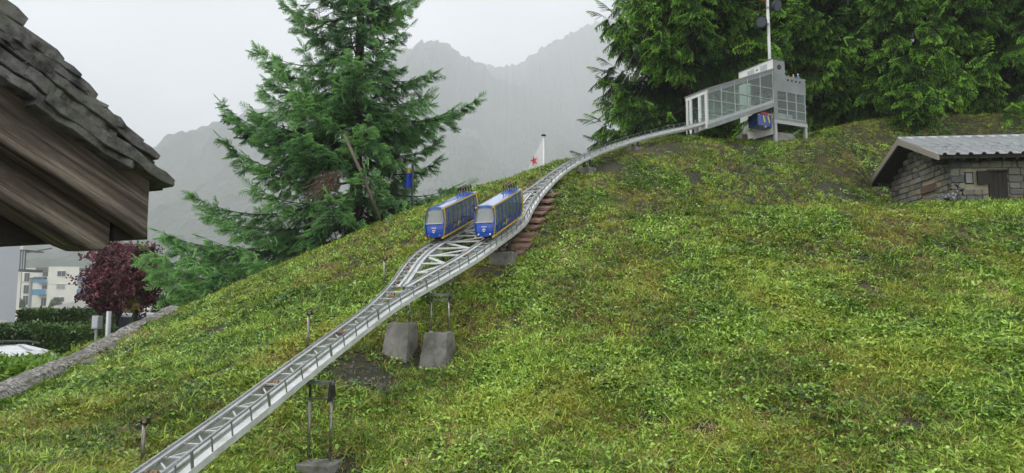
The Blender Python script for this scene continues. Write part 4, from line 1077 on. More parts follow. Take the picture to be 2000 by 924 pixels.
# small figures standing on the tower ledge: plain little people
def figure(a, h, c1, c2, label):
    b0 = S(a, .05, z1 + .014); r0 = root('toy_figure', b0, label, 'figurine', 'little figures on the tower edge')
    mb = MB(); mb.lathe(b0, [(.0, 0), (h*.20, 0), (h*.22, h*.25), (h*.15, h*.5), (h*.17, h*.62), (h*.06, h*.72), (0, h*.72)], 10); mb.build('body', c1, r0, smooth=True)
    MB().lathe(b0 + Vector((0, 0, h*.70)), [(0, 0), (h*.13, h*.06), (h*.16, h*.16), (h*.10, h*.27), (0, h*.30)], 10).build('head', c2, r0, smooth=True)
    for sg in (-1, 1): MB().bar(b0 + e_*sg*h*.17 + Vector((0, 0, h*.6)), b0 + e_*sg*h*.27 + Vector((0, 0, h*.33)), h*.08, h*.08).build('arm', c1, r0)
tan = surf('figure_tan', (.45, .30, .18), None, .6); grn = surf('figure_green', (.22, .30, .20), None, .6); yel = surf('figure_pale_yellow', (.65, .52, .25), None, .6); blu = surf('figure_blue', (.12, .25, .55), None, .5)
figure(A0 + .40, .06, tan, tan, 'tiny brown figure next to the tall block, leftmost on the tower edge'); figure(A0 + .50, .06, grn, yel, 'tiny green figure on the tower edge, second from the tall block')
figure(A0 + .64, .09, yel, yel, 'tiny pale yellow figure on the tower edge beside the blue one'); figure(A0 + .78, .12, blu, M['white'], 'tiny blue and white figure at the right of the tower edge')

# tall lamp pole behind the station
pb = P(1503, 112, 15.1); pole = root('lamp_pole', (pb.x, pb.y, h1(pb.x, pb.y)), 'tall slim white pole with two round dark spotlights behind the station', 'pole')
MB().tube([(pb.x, pb.y, h1(pb.x, pb.y) - .1), (pb.x, pb.y, pb.z + 2.4)], .034, 14).build('shaft', M['white'], pole, smooth=True)
for dz, sg in ((-.45 + 1.30 - .02, -1), (1.18 - .02, 1)):
    z = P(1500, 46 if sg < 0 else 14, 15.1).z
    MB().tube([(pb.x, pb.y, z - .05), (pb.x, pb.y, z + .0)], .045, 12).build('clamp', M['grey_frame'], pole)
    MB().bar((pb.x, pb.y, z - .02), (pb.x + sg*.13, pb.y - .03, z + .0), .02, .02).build('lamp_arm', M['black_steel'], pole)
    c = Vector((pb.x + sg*.16, pb.y - .06, z + .01)); ax = Vector((sg*.5, -.75, -.35)).normalized()
    hd = MB().tube([c - ax*.07, c - ax*.05, c + ax*.06], [.06, .10, .125], 16).build('spotlight', M['speaker'], pole, smooth=False)
    MB().tube([c + ax*.061, c + ax*.064], .105, 16).build('lens', surf_or('dull_lens', (.12, .13, .17)), hd)
z = P(1490, 4, 15.1).z; MB().tube([(pb.x - .13, pb.y - .05, z), (pb.x - .10, pb.y - .05, z + .13)], [.05, .03], 10).build('warning_lamp', surf_or('orange_lens', (.55, .14, .05)), pole)

# ---------------------------------------------------------------- stone hut
HC = Vector((7.09, 11.0, 3.05)); ang = math.atan2(-.10, 1)
hut = root('stone_hut', (0, 0, 0), 'small stone hut with a ribbed metal roof in the hollow at the right', 'hut'); ORI[hut.name] = Vector((0, 0, 0))
HL, HW, HE, HR = 2.5, 2.2, .83, 1.40     # length, depth, wall height at the eave, ridge height
mb = MB(); mb.box(.03, HL, .03, HW - .03, -.3, HE + .02); mb.build('wall', M['mortar'], hut)
mb = MB(); mb.prism([(.03, .03, HE), (.03, HW - .03, HE), (.03, HW/2, HR - .03)], (.12, 0, 0)); mb.build('gable_core', M['mortar'], hut)
stm = [[unit_mesh('stone', s_, .10, .05, 40 + i*3 + j) for j in range(2)] for i, s_ in enumerate(STONES)]
def stone_piece(c, size): 
    ms = rnd.choice(rnd.choices(stm, weights=[6, 7, 3, 3, 3, .6])[0])
    rr = Euler((rnd.uniform(-.03, .03), rnd.uniform(-.03, .03), rnd.uniform(-.02, .02))).to_matrix().to_4x4()
    o = bpy.data.objects.new('stone', ms); COL.objects.link(o); o.parent = hut
    o.matrix_basis = Matrix.Translation(c) @ rr @ Matrix.Diagonal((*size, 1))
# front wall
z = -.06
ci = 0
while z < HE - .02:
    hh = rnd.uniform(.095, .125); hh = min(hh, HE + .02 - z); x = -.012
    while x < 1.35:
        w_ = rnd.uniform(.09, .22); blocked = False
        for (a0, a1, b0, b1) in ((.195, .345, .44, .66), (.365, .86, .44, .67), (.545, .86, -.1, .67)):
            if x < a1 and x + w_ > a0 and z + hh > b0 + .02 and z < b1 - .02: 
                if x < a0 - .045: w_ = a0 - x
                else: blocked = (x := a1) or True
                break
        if blocked is not False: continue
        dj = rnd.uniform(-.010, .008)
        stone_piece((x + w_/2, .018 + dj, z + hh/2), (w_ - .014, .06, hh - .013)); x += w_
    z += hh
# gable wall
z = -.06
while z < HR - .1:
    hh = rnd.uniform(.085, .115); y = .0
    lim0 = max(0, (z + hh*.6 - HE)/(HR - HE)*HW/2) if z > HE - .06 else 0
    y = lim0 + .012; yend = HW - lim0
    while y < yend - .03:
        w_ = min(rnd.uniform(.09, .24), yend - y)
        if not (z + hh > .44 and z < .57 and y < 1.02 and y + w_ > .52) : stone_piece((.018 + rnd.uniform(-.01, .008), y + w_/2, z + hh/2), (.06, w_ - .014, hh - .013))
        elif y < .50: w_ = .52 - y; stone_piece((.018, y + w_/2, z + hh/2), (.06, max(w_ - .012, .02), hh - .013))
        else: w_ = max(1.02 - y, .02)
        y += w_
    z += hh
MB().box(-.022, .03, .53, 1.01, .445, .575).build('plaque', M['plaque'], hut, bevel=.005)
win = MB().box(.20, .34, .025, .07, .455, .655).build('window', M['door_wood'], hut)
MB().box(.222, .318, .012, .024, .475, .635).build('pane', M['grey_metal'], win)
MB().box(.375, .545, -.035, -.012, .44, .66).build('shutter', M['door_wood'], hut)
dr_ = MB().box(.56, .85, .028, .06, -.1, .66).build('door', M['door_wood'], hut)
for k in range(4): MB().box(.562 + k*.072, .562 + k*.072 + .068, .012, .027, -.1, .64).build('plank', M['door_wood'], dr_)
MB().box(.548, .862, -.014, .04, .645, .68).build('door_lintel', M['door_wood'], hut)
# roof: boards below, ribbed sheets on top; every sheet a piece of its own
OH = .30; FO = .24; sl_ = (HR + .05 - (HE + .06))/(HW/2 + FO)
yr = HW/2; zr = HR + .06
def roof_pt(x, y): return Vector((x, y, zr - abs(y - yr)*sl_))
for sg in (-1, 1):
    ye = yr + sg*(HW/2 + FO)
    mb = MB(); mb.v = [tuple(roof_pt(x, y) - Vector((0, 0, dz))) for dz in (.075, .012) for x, y in ((-OH + .01, yr), (HL + .2, yr), (HL + .2, ye - sg*.01), (-OH + .01, ye - sg*.01))]
    mb.f = [(0, 3, 2, 1), (4, 5, 6, 7), (0, 1, 5, 4), (1, 2, 6, 5), (2, 3, 7, 6), (3, 0, 4, 7)]; mb.build('roof_deck', M['soffit'], hut)
    mb = MB(); mb.prism([roof_pt(-OH - .02, yr) - Vector((0, 0, .10)), roof_pt(-OH - .02, ye) - Vector((0, 0, .09)), roof_pt(-OH - .02, ye) + Vector((0, 0, .008)), roof_pt(-OH - .02, yr) + Vector((0, 0, .008))], (.03, 0, 0)); mb.build('barge_board', M['tin_trim'], hut)
    # purlin and rafter ends below
    MB().box(-OH + .05, HL, ye - sg*.30 - .03, ye - sg*.30 + .03, HE - .04 if sg < 0 else HE - .04, HE + .03).build('purlin', M['door_wood'], hut)
    for k in range(12):
        x = .08 + k*.2; mb = MB(); mb.bar(roof_pt(x, ye - sg*.02) - Vector((0, 0, .10)), roof_pt(x, ye - sg*.32) - Vector((0, 0, .10)), .035, .045); mb.build('rafter', M['door_wood'], hut)
    pitch = .195; half = (HW/2 + FO + .03)
    for row in range(2):
        f0, f1 = (0.0, .56) if row == 0 else (.52, 1.0)
        x = -OH + .02; 
        while x < HL + .15:
            mb = MB(); prof = [(0, 0), (.020, 0), (.040, .034), (.078, .034), (.100, 0), (pitch - .003, 0)]
            n = len(prof); lift_ = .014 if row == 0 else .002
            for f in (f0, f1):
                y = yr + sg*half*f
                for (dx, dz) in prof: mb.v.append(tuple(roof_pt(x + dx, y) + Vector((0, 0, dz + lift_ + (.004 if f == f1 and row == 0 else 0)))))
            for j in range(n-1): mb.f.append((j, j+1, n+j+1, n+j))
            k0 = len(mb.v)
            mb.v += [(v[0], v[1], v[2] - .006) for v in mb.v[:2*n]]
            for j in range(n-1): mb.f.append((k0+n+j, k0+n+j+1, k0+j+1, k0+j)); mb.f.append((n+j, n+j+1, k0+n+j+1, k0+n+j)); mb.f.append((j, k0+j, k0+j+1, j+1))
            mb.f.append((0, n, k0+n, k0)); mb.f.append((n-1, k0+n-1, k0+2*n-1, 2*n-1))
            o = mb.build('roof_sheet', M['tin_light'], hut); x += pitch
MB().prism([(-OH - .01, yr - .07, zr - .01), (-OH - .01, yr, zr + .045), (-OH - .01, yr + .07, zr - .01), (-OH - .01, yr, zr + .02)], (HL + OH + .2, 0, 0)).build('ridge_cap', M['tin_light'], hut)
hut.location = HC; hut.rotation_euler = (0, 0, ang)

# ---------------------------------------------------------------- goat statue beside the hut
gb = P(1855, 405, 10.55); gz = h1(gb.x, gb.y)
goat = root('goat_statue', (gb.x, gb.y, gz), 'dark wet-looking goat statue standing at the corner of the stone hut', 'statue')
def skin(name, verts, edges, radii, mat, parent, sub=2):
    me = bpy.data.meshes.new(name); me.from_pydata(verts, edges, []); me.materials.append(mat)
    o = bpy.data.objects.new(name, me); COL.objects.link(o); o.parent = parent
    o.modifiers.new('skin', 'SKIN'); sv = me.skin_vertices
    lay = sv[0] if len(sv) else None
    if lay is None: 
        import bmesh
        bm = bmesh.new(); bm.from_mesh(me); bm.verts.layers.skin.verify(); bm.to_mesh(me); bm.free(); lay = me.skin_vertices[0]
    for i, r_ in enumerate(radii): lay.data[i].radius = (r_, r_) if isinstance(r_, float) else r_
    lay.data[0].use_root = True
    md = o.modifiers.new('sub', 'SUBSURF'); md.levels = sub; md.render_levels = sub
    return o
k = 1.35
gv = [(-.14,0,.20),(-.08,0,.21),(0,0,.20),(.06,0,.215),(.10,0,.26),(.125,0,.31),(.150,0,.335),(.185,0,.315),(.20,0,.300),
      (-.14,.035,.12),(-.13,.035,.06),(-.14,.035,0),(-.14,-.035,.12),(-.15,-.035,.06),(-.15,-.035,0),(.06,.035,.12),(.065,.035,.06),(.06,.035,0),(.06,-.035,.12),(.055,-.035,.06),(.06,-.035,0),(-.175,0,.215)]
gr_ = [.055,.058,.060,.060,.042,.032,.034,.022,.016,.030,.016,.015,.030,.016,.015,.026,.015,.014,.026,.015,.014,.012]
ge = [(0,1),(1,2),(2,3),(3,4),(4,5),(5,6),(6,7),(7,8),(0,9),(9,10),(10,11),(0,12),(12,13),(13,14),(3,15),(15,16),(16,17),(3,18),(18,19),(19,20),(0,21)]
gsc = 1.0
skin('body', [tuple(Vector(v)*gsc) for v in gv], ge, [r_*gsc*1.2 for r_ in gr_], M['goat'], goat)
for sg in (-1, 1):
    MB().tube([Vector((.135, sg*.018, .36))*gsc, Vector((.115, sg*.025, .395))*gsc, Vector((.075, sg*.032, .405))*gsc, Vector((.045, sg*.034, .385))*gsc], [.013, .011, .008, .003], 8).build('horn', M['goat'], goat, smooth=True, local=True)
    MB().tube([Vector((.13, sg*.03, .345))*gsc, Vector((.115, sg*.06, .335))*gsc], [.010, .003], 6).build('ear', M['goat'], goat, local=True)
goat.rotation_euler = (0, 0, -.25)

# ---------------------------------------------------------------- rocks
def rock(c, s, seed, label, mat=M['rock'], group=None):
    import bmesh
    me = bpy.data.meshes.new('rock'); bm = bmesh.new(); bmesh.ops.create_icosphere(bm, subdivisions=3, radius=1)
    r = random.Random(seed); pl = [(Vector((r.gauss(0, 1), r.gauss(0, 1), r.gauss(0, 1))).normalized(), r.uniform(.5, .85)) for _ in range(12)]
    for v in bm.verts:
        for n, d in pl:
            t = v.co.dot(n)
            if t > d: v.co -= n*(t - d)*.9
        v.co += Vector((r.uniform(-1, 1), r.uniform(-1, 1), r.uniform(-1, 1)))*.03
        v.co = Vector((v.co.x*s[0], v.co.y*s[1], v.co.z*s[2]))
    bm.to_mesh(me); bm.free(); me.materials.append(mat)
    o = bpy.data.objects.new('rock', me); COL.objects.link(o); o.location = c; o.rotation_euler = (0, 0, r.uniform(0, 6)); tag(o, label, 'rock', group); return o
def on(px, d, dz=0):
    x = (px - 1000)/F*d*1.0; return Vector((x, d, h1(x, d) + dz))
rock(on(222, 7.6), (.15, .11, .085), 1, 'dark rounded rock in the grass beside the kerb, largest of the left rocks')
rock(on(188, 7.0), (.13, .10, .06), 2, 'flat dark rock at the kerb, lower left of the larger dark rock')
rock(on(293, 8.7), (.11, .09, .085), 3, 'small dark rock standing on the upper end of the kerb')
rock(on(258, 8.0), (.09, .08, .05), 4, 'small grey rock between the big dark rock and the upper kerb')
rock(on(1852, 14.6, -.02), (.19, .12, .10), 5, 'grey boulder lying on the skyline above the hut roof')
rock(on(205, 7.5, 0), (.10, .08, .05), 16, 'pale flat stone lying behind the dark rocks on the kerb', M['curb'])
gmb = MB()
for i, (c, r_) in enumerate(BARE[:2]):
    for k in range(38):
        a = rnd.uniform(0, 6.28); q = r_*rnd.uniform(.0, 1)**.6; x, y = c.x + math.cos(a)*q, c.y + math.sin(a)*q; z = h1(x, y)
        n = 6; rr = rnd.uniform(.006, .028); ph = rnd.uniform(0, 6); ring = [(x + math.cos(ph + j*6.283/n)*rr*rnd.uniform(.7, 1.2), y + math.sin(ph + j*6.283/n)*rr*rnd.uniform(.7, 1.2), z) for j in range(n)]
        i0 = len(gmb.v); gmb.v += [(p[0], p[1], p[2] - .01) for p in ring] + [((p[0]-x)*.6 + x, (p[1]-y)*.6 + y, p[2] + rr*.45) for p in ring]
        gmb.f += [(i0+j, i0+(j+1) % n, i0+n+(j+1) % n, i0+n+j) for j in range(n)] + [tuple(i0+n+j for j in range(n))]
tag(gmb.build('gravel', M['rock'], None), 'grey stone chips scattered on the bare soil below the twin concrete blocks', 'gravel', kind='stuff')

# kerb wall
mb = MB(); pts = []; WN = []
for i, p in enumerate(WALL):
    a = (WALL[min(i+1, len(WALL)-1)] - WALL[max(i-1, 0)]); a.z = 0; a.normalize(); WN.append(Vector((-a.y, a.x, 0)))
fine = []
for i in range(len(WALL)-1):
    for t in np.linspace(0, 1, 12, endpoint=False): fine.append((WALL[i].lerp(WALL[i+1], t), WN[i].lerp(WN[i+1], t)))
prev = None
for j, (p, n) in enumerate(fine):
    wv = .23; jit = [rnd.uniform(-.012, .012) for _ in range(6)]
    gz = h1(p.x + .08, p.y)
    top = max(p.z, gz + .02)
    ring = [p + n*wv + Vector((0, 0, -2.2)), p + n*(wv + jit[0]) + Vector((0, 0, top - p.z - .05)), p + n*(wv - .05) + Vector((0, 0, top - p.z + jit[1])), p + n*(wv*.5) + Vector((0, 0, top - p.z + .02 + jit[2])), p - n*.0 + Vector((0, 0, top - p.z + jit[3])), p - n*(.05 + jit[4]) + Vector((0, 0, top - p.z - .05)), p - n*.05 + Vector((0, 0, -.6))]
    i = len(mb.v); mb.v += [tuple(q) for q in ring]
    if prev is not None:
        for k in range(len(ring)-1): mb.f.append((prev+k, prev+k+1, i+k+1, i+k))
    prev = i
tag(mb.build('kerb_wall', M['curb'], None), 'low pebbly grey concrete kerb running up the left foot of the grass', 'kerb')

# ---------------------------------------------------------------- leaning stake and dead twigs in the left spruce
st = root('wooden_stake', P(742, 424, 11.3), 'old wooden stake leaning against the left spruce', 'stake')
MB().tube([P(742, 428, 11.2), P(712, 352, 11.15), P(672, 262, 11.1)], [.030, .028, .024], 10).build('stake_post', M['stake'], st, smooth=True)
dt = root('dead_twigs', P(640, 375, 11.2), 'tangle of brown dead twigs low inside the left spruce', 'twigs')
mb = MB()
for k in range(70):
    a = P(655 + rnd.gauss(0, 6), 352 + rnd.gauss(0, 8), 11.2 + rnd.uniform(-.1, .3)); b = P(rnd.uniform(588, 655), rnd.uniform(345, 398), 11.1 + rnd.uniform(-.25, .3)); m0 = a.lerp(b, .5) + Vector((0, 0, rnd.uniform(0, .12)))
    mb.tube([a, m0, b], [.008, .005, .002], 4)
mb.build('twig_mass', M['dead_twig'], dt)['kind'] = 'stuff'

# ---------------------------------------------------------------- flags
fp = P(1062, 330, 16); r0 = root('flagpole', (fp.x, fp.y, -.6), 'slim white flagpole with a black cap and white flag with red star', 'flagpole')
tz = P(1063, 266, 16).z
MB().tube([(fp.x, fp.y, -.6), (fp.x, fp.y, tz)], [.04, .026], 12).build('pole', M['white'], r0, smooth=True)
MB().lathe((fp.x, fp.y, tz), [(0, 0), (.045, .0), (.062, .02), (.04, .04), (0, .045)], 14).build('cap', M['black_steel'], r0)
fo = P(1060, 274, 16)
def fl(u, v):   # hanging limp: the fly droops down and away from the pole
    return fo + Vector((-.02 - u*.36, .05*math.sin(u*9 + v*2)*u, -.02 - u*.72 - v*.80))
mb = MB(); n = 14
for i in range(n):
    for j in range(n): mb.poly([fl(i/n, j/n), fl((i+1)/n, j/n), fl((i+1)/n, (j+1)/n), fl(i/n, (j+1)/n)])
fg = mb.build('flag', M['flag_white'], r0, smooth=True)
md = fg.modifiers.new('thick', 'SOLIDIFY'); md.thickness = .004
sc_ = P(1043, 314, 15.88); star = []
for k in range(10):
    rr = .125 if k % 2 == 0 else .05; t = math.pi/2 + k*math.pi/5 + .25; star.append(sc_ + Vector((math.cos(t)*rr*.72, .0, math.sin(t)*rr)))
MB().prism(star, (0, .006, 0)).build('red_star', M['flag_red'], r0)
fb = P(806, 334, 12.4); r1 = root('flagpole', (fb.x, fb.y, -.6), 'dark flagpole with a blue and yellow flag showing below the left spruce', 'flagpole')
MB().tube([(fb.x, fb.y, -.6), (fb.x, fb.y, fb.z + .12)], .022, 10).build('pole', M['speaker'], r1)
def fl2(u, v):
    return Vector((fb.x - .03 - u*(.07 + .06*v), fb.y + .03*math.sin(u*8), fb.z + .06 - v*.36))
for (a, b, mt, nm) in ((0, .28, 'flag_yellow', 'yellow_band'), (.281, 1, 'flag_blue', 'blue_band')):
    mb = MB(); n = 8
    for i in range(n):
        for j in range(n):
            v0, v1 = a + (b-a)*j/n, a + (b-a)*(j+1)/n; mb.poly([fl2(i/n, v0), fl2((i+1)/n, v0), fl2((i+1)/n, v1), fl2(i/n, v1)])
    mb.build(nm, M[mt], r1, smooth=True).modifiers.new('thick', 'SOLIDIFY').thickness = .004

# ---------------------------------------------------------------- foreground shelter roof
DV = Vector((-.92, .39, 0)).normalized()      # the ridge runs away to the left
GV = Vector((-DV.y, DV.x, 0)) * -1            # along the gable, towards the eave
if GV.y < 0: GV = -GV
G0 = P(294, 360, 2.0)
def PG(px, py, off=0.0):
    """point of the gable plane (moved by off towards the ridge direction) on the line through a pixel"""
    a = P(px, py, 1.0); c = Vector((0, 0, CZ)); d = a - c; o = G0 + DV*off
    return c + d*((o - c).dot(DV)/d.dot(DV))
shel = root('shelter_roof', PG(-120, 100, .2), 'dark corner of an old timber roof covered with thick stone slates, nearest at the upper left', 'roof')
def beam(name, pa, pb, pc, off, dep, mat, chamfer=None):
    """timber whose top edge runs from pixel pa to pb; pc is a pixel on its lower edge at the pb end; its own X axis follows the grain"""
    A = PG(*pa, off); B = PG(*pb, off); C_ = PG(*pc, off); X = (B - A); L = X.length; X.normalize(); Y = DV; Z = X.cross(Y).normalized()
    if Z.z < 0: Z = -Z
    th = abs((C_ - B).dot(Z)); mb = MB()
    if chamfer == 'plumb': poly = [(0, 0, 0), (L, 0, 0), (L - th*(X.z/math.hypot(X.x, X.y)), 0, -th), (0, 0, -th)]
    elif chamfer == 'scroll': tn0 = -X.z/math.hypot(X.x, X.y); poly = [(0, 0, 0), (L, 0, 0), (L + .66*th*tn0, 0, -th*.66), (L + .62*th*tn0 - .008, 0, -th*.84), (L + .4*th*tn0 - .02, 0, -th*.95), (L - .035, 0, -th), (0, 0, -th)]
    mb.prism([(x, 0, z) for x, y, z in poly], (0, dep, 0))
    o = mb.build(name, mat, shel, bevel=.004, local=True)
    o.matrix_basis = Matrix.Translation(-ORI[shel.name]) @ Matrix(((X.x, Y.x, Z.x, A.x), (X.y, Y.y, Z.y, A.y), (X.z, Y.z, Z.z, A.z), (0, 0, 0, 1)))
    return o
beam('barge_board', (-130, 44), (294, 354), (291, 466), -.03, .05, M['old_wood'], 'plumb')
beam('rafter', (-130, 150), (219, 398), (219, 522), .025, .10, M['old_wood'], 'scroll')
def slabx(name, pts, off, dep, mat):
    MB().prism([PG(*p, off) for p in pts], DV*dep).build(name, mat, shel)
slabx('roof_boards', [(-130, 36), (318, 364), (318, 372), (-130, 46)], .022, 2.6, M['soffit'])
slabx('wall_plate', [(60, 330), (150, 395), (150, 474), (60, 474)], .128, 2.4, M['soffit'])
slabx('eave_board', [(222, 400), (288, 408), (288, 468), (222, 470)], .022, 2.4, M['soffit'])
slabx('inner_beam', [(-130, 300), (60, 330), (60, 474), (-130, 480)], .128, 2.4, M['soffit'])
MB().box(-3.4, -3.1, 1.6, 2.6, -.05, 2.2).build('shelter_post', M['soffit'], shel)
def slate(tip, Lp, o0, o1, th, angd, seed):
    """one thick stone slab; tip is the middle of its lower end, on the verge; it runs o0..o1 along the ridge direction"""
    r = random.Random(seed); X = GV*math.cos(R(angd)) - Vector((0, 0, math.sin(R(angd)))); Z = GV*math.sin(R(angd)) + Vector((0, 0, math.cos(R(angd))))
    nseg = 9; ndep = 3; mb = MB(); grid = []
    for i in range(nseg + 1):
        t = i/nseg; xx = -Lp*(1 - t); row = []
        e0 = r.uniform(-.010, .010)
        for j in range(ndep + 1):
            y = o0 + (o1 - o0)*j/ndep + (e0 if j == 0 else 0)
            edge = (-.018*abs(j/ndep - .4)*2 + r.uniform(-.008, .006)) if i == nseg else 0
            tt = th*(.55 if i == nseg else 1)*(.8 if j in (0, ndep) else 1)*r.uniform(.82, 1.15)
            c = tip + X*(xx + edge) + DV*y + Z*r.uniform(-.003, .003)
            row.append((c + Z*tt/2, c - Z*tt/2))
        grid.append(row)
    def vi(i, j, k): return (i*(ndep+1) + j)*2 + k
    mb.v = [tuple(q) for row in grid for pr in row for q in pr]
    for i in range(nseg):
        for j in range(ndep):
            for k in (0, 1): mb.f.append((vi(i, j, k), vi(i+1, j, k), vi(i+1, j+1, k), vi(i, j+1, k)))
        for j in (0, ndep): mb.f.append((vi(i, j, 0), vi(i+1, j, 0), vi(i+1, j, 1), vi(i, j, 1)))
    for i in (0, nseg):
        for j in range(ndep): mb.f.append((vi(i, j, 0), vi(i, j+1, 0), vi(i, j+1, 1), vi(i, j, 1)))
    return mb.build('slate', M['slate'], shel, bevel=.0015)
# photograph position of each slab tip on the skyline, then of the courses under it
tips = [(-95,-112,30),(-50,-66,26),(-18,-28,34),(62,34,40),(140,116,34),(172,150,18),(199,178,42),(222,212,16),(256,246,26),(290,272,18),(318,300,26),(346,346,34)]
for i, (x, y, t) in enumerate(tips):
    tp = PG(x, y + t*.45, -.07)
    for k, (o0, o1) in enumerate(((0, .28), (.29, .6), (.61, 1.0), (1.01, 1.5), (1.51, 2.1))):
        slate(tp - GV*(rnd.uniform(0, .05) if k else 0), .42 if k == 0 else .34, o0, o1, t*.00125*(1 if k == 0 else .9), rnd.uniform(21, 25), 300 + i*7 + k)
low = [(-60,20,34),(20,60,30),(58,112,36),(112,150,34),(20,100,30),(-20,95,30),(125,190,34),(166,205,30),(90,178,30),(185,246,34),(150,232,26),(225,268,30),(240,296,30),(205,282,26),(272,318,28),(262,334,22),(300,330,24),(312,350,22),(336,368,22)]
for i, (x, y, t) in enumerate(low):
    slate(PG(x + 10, y, -.045 - .02*(i % 2)), .26 + rnd.uniform(0, .12), .0, .25, t*.0012, rnd.uniform(22, 27), 600 + i*11)

# ---------------------------------------------------------------- left background: houses, hedges, cars
def leafcl(seed, n, l, w, spread, mi=0):
    r = random.Random(seed); ps = []
    for k in range(n):
        v, f = leafy(l*r.uniform(.7, 1.2), w*r.uniform(.8, 1.2), r.uniform(0, 6.28), r.uniform(-.7, 1.1), r.uniform(-.3, .6))
        o = (r.uniform(-spread, spread), r.uniform(-spread, spread), r.uniform(-spread, spread)); ps.append((([(a+o[0], b+o[1], c+o[2]) for a, b, c in v], f), mi))
    return merge(ps)
def hedge(label, x0, x1, y0, y1, z0, z1, mats, n, ls, tmpl, seed, bump=.06, rot=0):
    rt0 = root('hedge', ((x0+x1)/2, (y0+y1)/2, z0), label, 'hedge'); rr = np.random.default_rng(seed)
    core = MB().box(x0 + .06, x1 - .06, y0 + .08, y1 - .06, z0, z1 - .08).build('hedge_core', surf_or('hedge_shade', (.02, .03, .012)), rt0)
    L_, D_, Hh = x1-x0, y1-y0, z1-z0; a = np.array([L_*Hh, L_*D_, D_*Hh]); f = rr.choice(3, n, p=a/a.sum())
    u = rr.random(n); v = rr.random(n)
    x = np.where(f == 2, x1, x0 + u*L_); y = np.where(f == 0, y0, np.where(f == 1, y0 + v*D_, y0 + u*D_)); z = np.where(f == 1, z1, z0 + v*Hh)
    x = x + rr.normal(0, .02, n); y = y + (fbm(x*2.5, z*2.5, 3, seed) - .5)*bump*2 + rr.normal(0, .02, n); z = z + np.where(f == 1, (fbm(x*2.5, y*2.5, 3, seed+1) - .5)*bump*2, 0) + rr.normal(0, .02, n)
    rot_ = np.column_stack([rr.normal(.5, .5, n), rr.normal(0, .5, n), rr.random(n)*6.28])
    tn = np.clip(rr.normal(.45, .22, n) + (fbm(x*1.4, z*2.4, 3, seed+3) - .5)*1.1, 0, 1)
    scatter('foliage', rt0, tmpl, mats, np.column_stack([x, y, z]), rot_, ls*rr.uniform(.7, 1.25, n), rr.integers(0, len(tmpl), n), tn)
    return rt0
LT = [leafcl(21, 9, .055, .030, .05), leafcl(22, 8, .060, .028, .05)]
LL = [leafcl(23, 8, .10, .028, .05), leafcl(24, 9, .11, .030, .06)]
HM = [leafmat('ivy_leaf', (.025, .06, .014), (.075, .15, .03), (.18, .30, .055), .35, .15)]
HL2 = [leafmat('laurel_leaf', (.07, .16, .018), (.15, .29, .03), (.28, .42, .06), .35, .3)]
hedge('bright green leafy hedge in front of the white car, nearest of the hedges', PX(-120, 8.7), PX(158, 9.0), 8.4, 9.5, -.6, P(0,684,8.9).z - .27, HL2, 7000, 1.15, LL, 5, .09)
hedge('long clipped dark green hedge behind the white car', PX(-120, 14), PX(182, 14.6), 14.3, 15.3, -.6, P(0,640,14.4).z - .06, HM, 9000, 1.35, LT, 6)
hedge('upper dark green hedge between the white wall and the plum trees', PX(20, 19), PX(186, 19.5), 19.4, 20.6, -.6, P(0,615,19.5).z, HM, 6000, 1.7, LT, 8)
hedge('pale green hedge seen right of the plum trees below the spruce', PX(300, 24), PX(430, 24), 24, 26, -.6, P(0,590,24).z, HM, 4000, 2.0, LT, 9)
# near white wall block
bl = root('white_building', (PX(-150, 17.2), 18, -.6), 'smooth pale grey-white house wall at the left edge under the timber roof', 'building')
x1_ = PX(31, 17); bA = Vector((x1_, 17, -.6)); bE = Vector((-.80, -.60, 0)); bF = Vector((-.60, .80, 0)); MB().prism([bA, bA + bE*7, bA + bE*7 + bF*6, bA + bF*6], (0, 0, 6.6)).build('wall', M['facade_grey'], bl); MB().bar(bA + bE*.15 - bF*.004 + Vector((0, 0, 1.75)), bA + bE*.33 - bF*.004 + Vector((0, 0, 1.75)), .012, .06).build('vent', M['facade'], bl)
MB().prism([bA + Vector((0, 0, 6.602)), bA + bE*7 + Vector((0, 0, 6.602)), bA + bE*7 + bF*6 + Vector((0, 0, 6.602)), bA + bF*6 + Vector((0, 0, 6.602))], (0, 0, .2)).build('roof', M['roof_grey'], bl)
# glazed balcony and awning arm on the next house
b2 = root('glazed_balcony_house', (PX(30, 42) - 3, 43, -.6), 'pale house corner with small glazed balcony and awning arm behind the white wall', 'building')
bA = Vector((PX(37, 42), 42, -.6)); MB().prism([bA, bA + Vector((-8, -.4, 0)), bA + Vector((-13, 6, 0)), bA + Vector((-5.4, 7, 0))], (0, 0, P(0,455,42).z + .6)).build('wall', M['facade'], b2)
bx0, bx1 = PX(37, 42) + .004, PX(51, 42); zb0, zb1 = P(0,526,42).z, P(0,491,42).z
MB().box(bx0, bx1 + .05, 41.6, 43.2, zb0 - .15, zb0).build('balcony_floor', M['roof_grey'], b2); MB().box(bx0, bx1 + .05, 41.6, 43.2, zb1, zb1 + .08).build('balcony_roof', M['roof_grey'], b2)
for k in range(4):
    x = bx0 + (bx1 - bx0)*k/3; MB().box(x - .03, x + .03, 41.62, 41.68, zb0, zb1).build('balcony_post', M['roof_grey'], b2)
for k in range(3):
    xa = bx0 + (bx1 - bx0)*k/3 + .032; xb = bx0 + (bx1 - bx0)*(k+1)/3 - .032; MB().box(xa, xb, 41.64, 41.66, zb0, zb1).build('glass_pane', surf_or('milky_glass', (.55, .56, .6)), b2)
MB().bar(P(50, 494, 41.7), P(101, 485, 41.2), .06, .06).build('awning_arm', M['roof_grey'], b2)
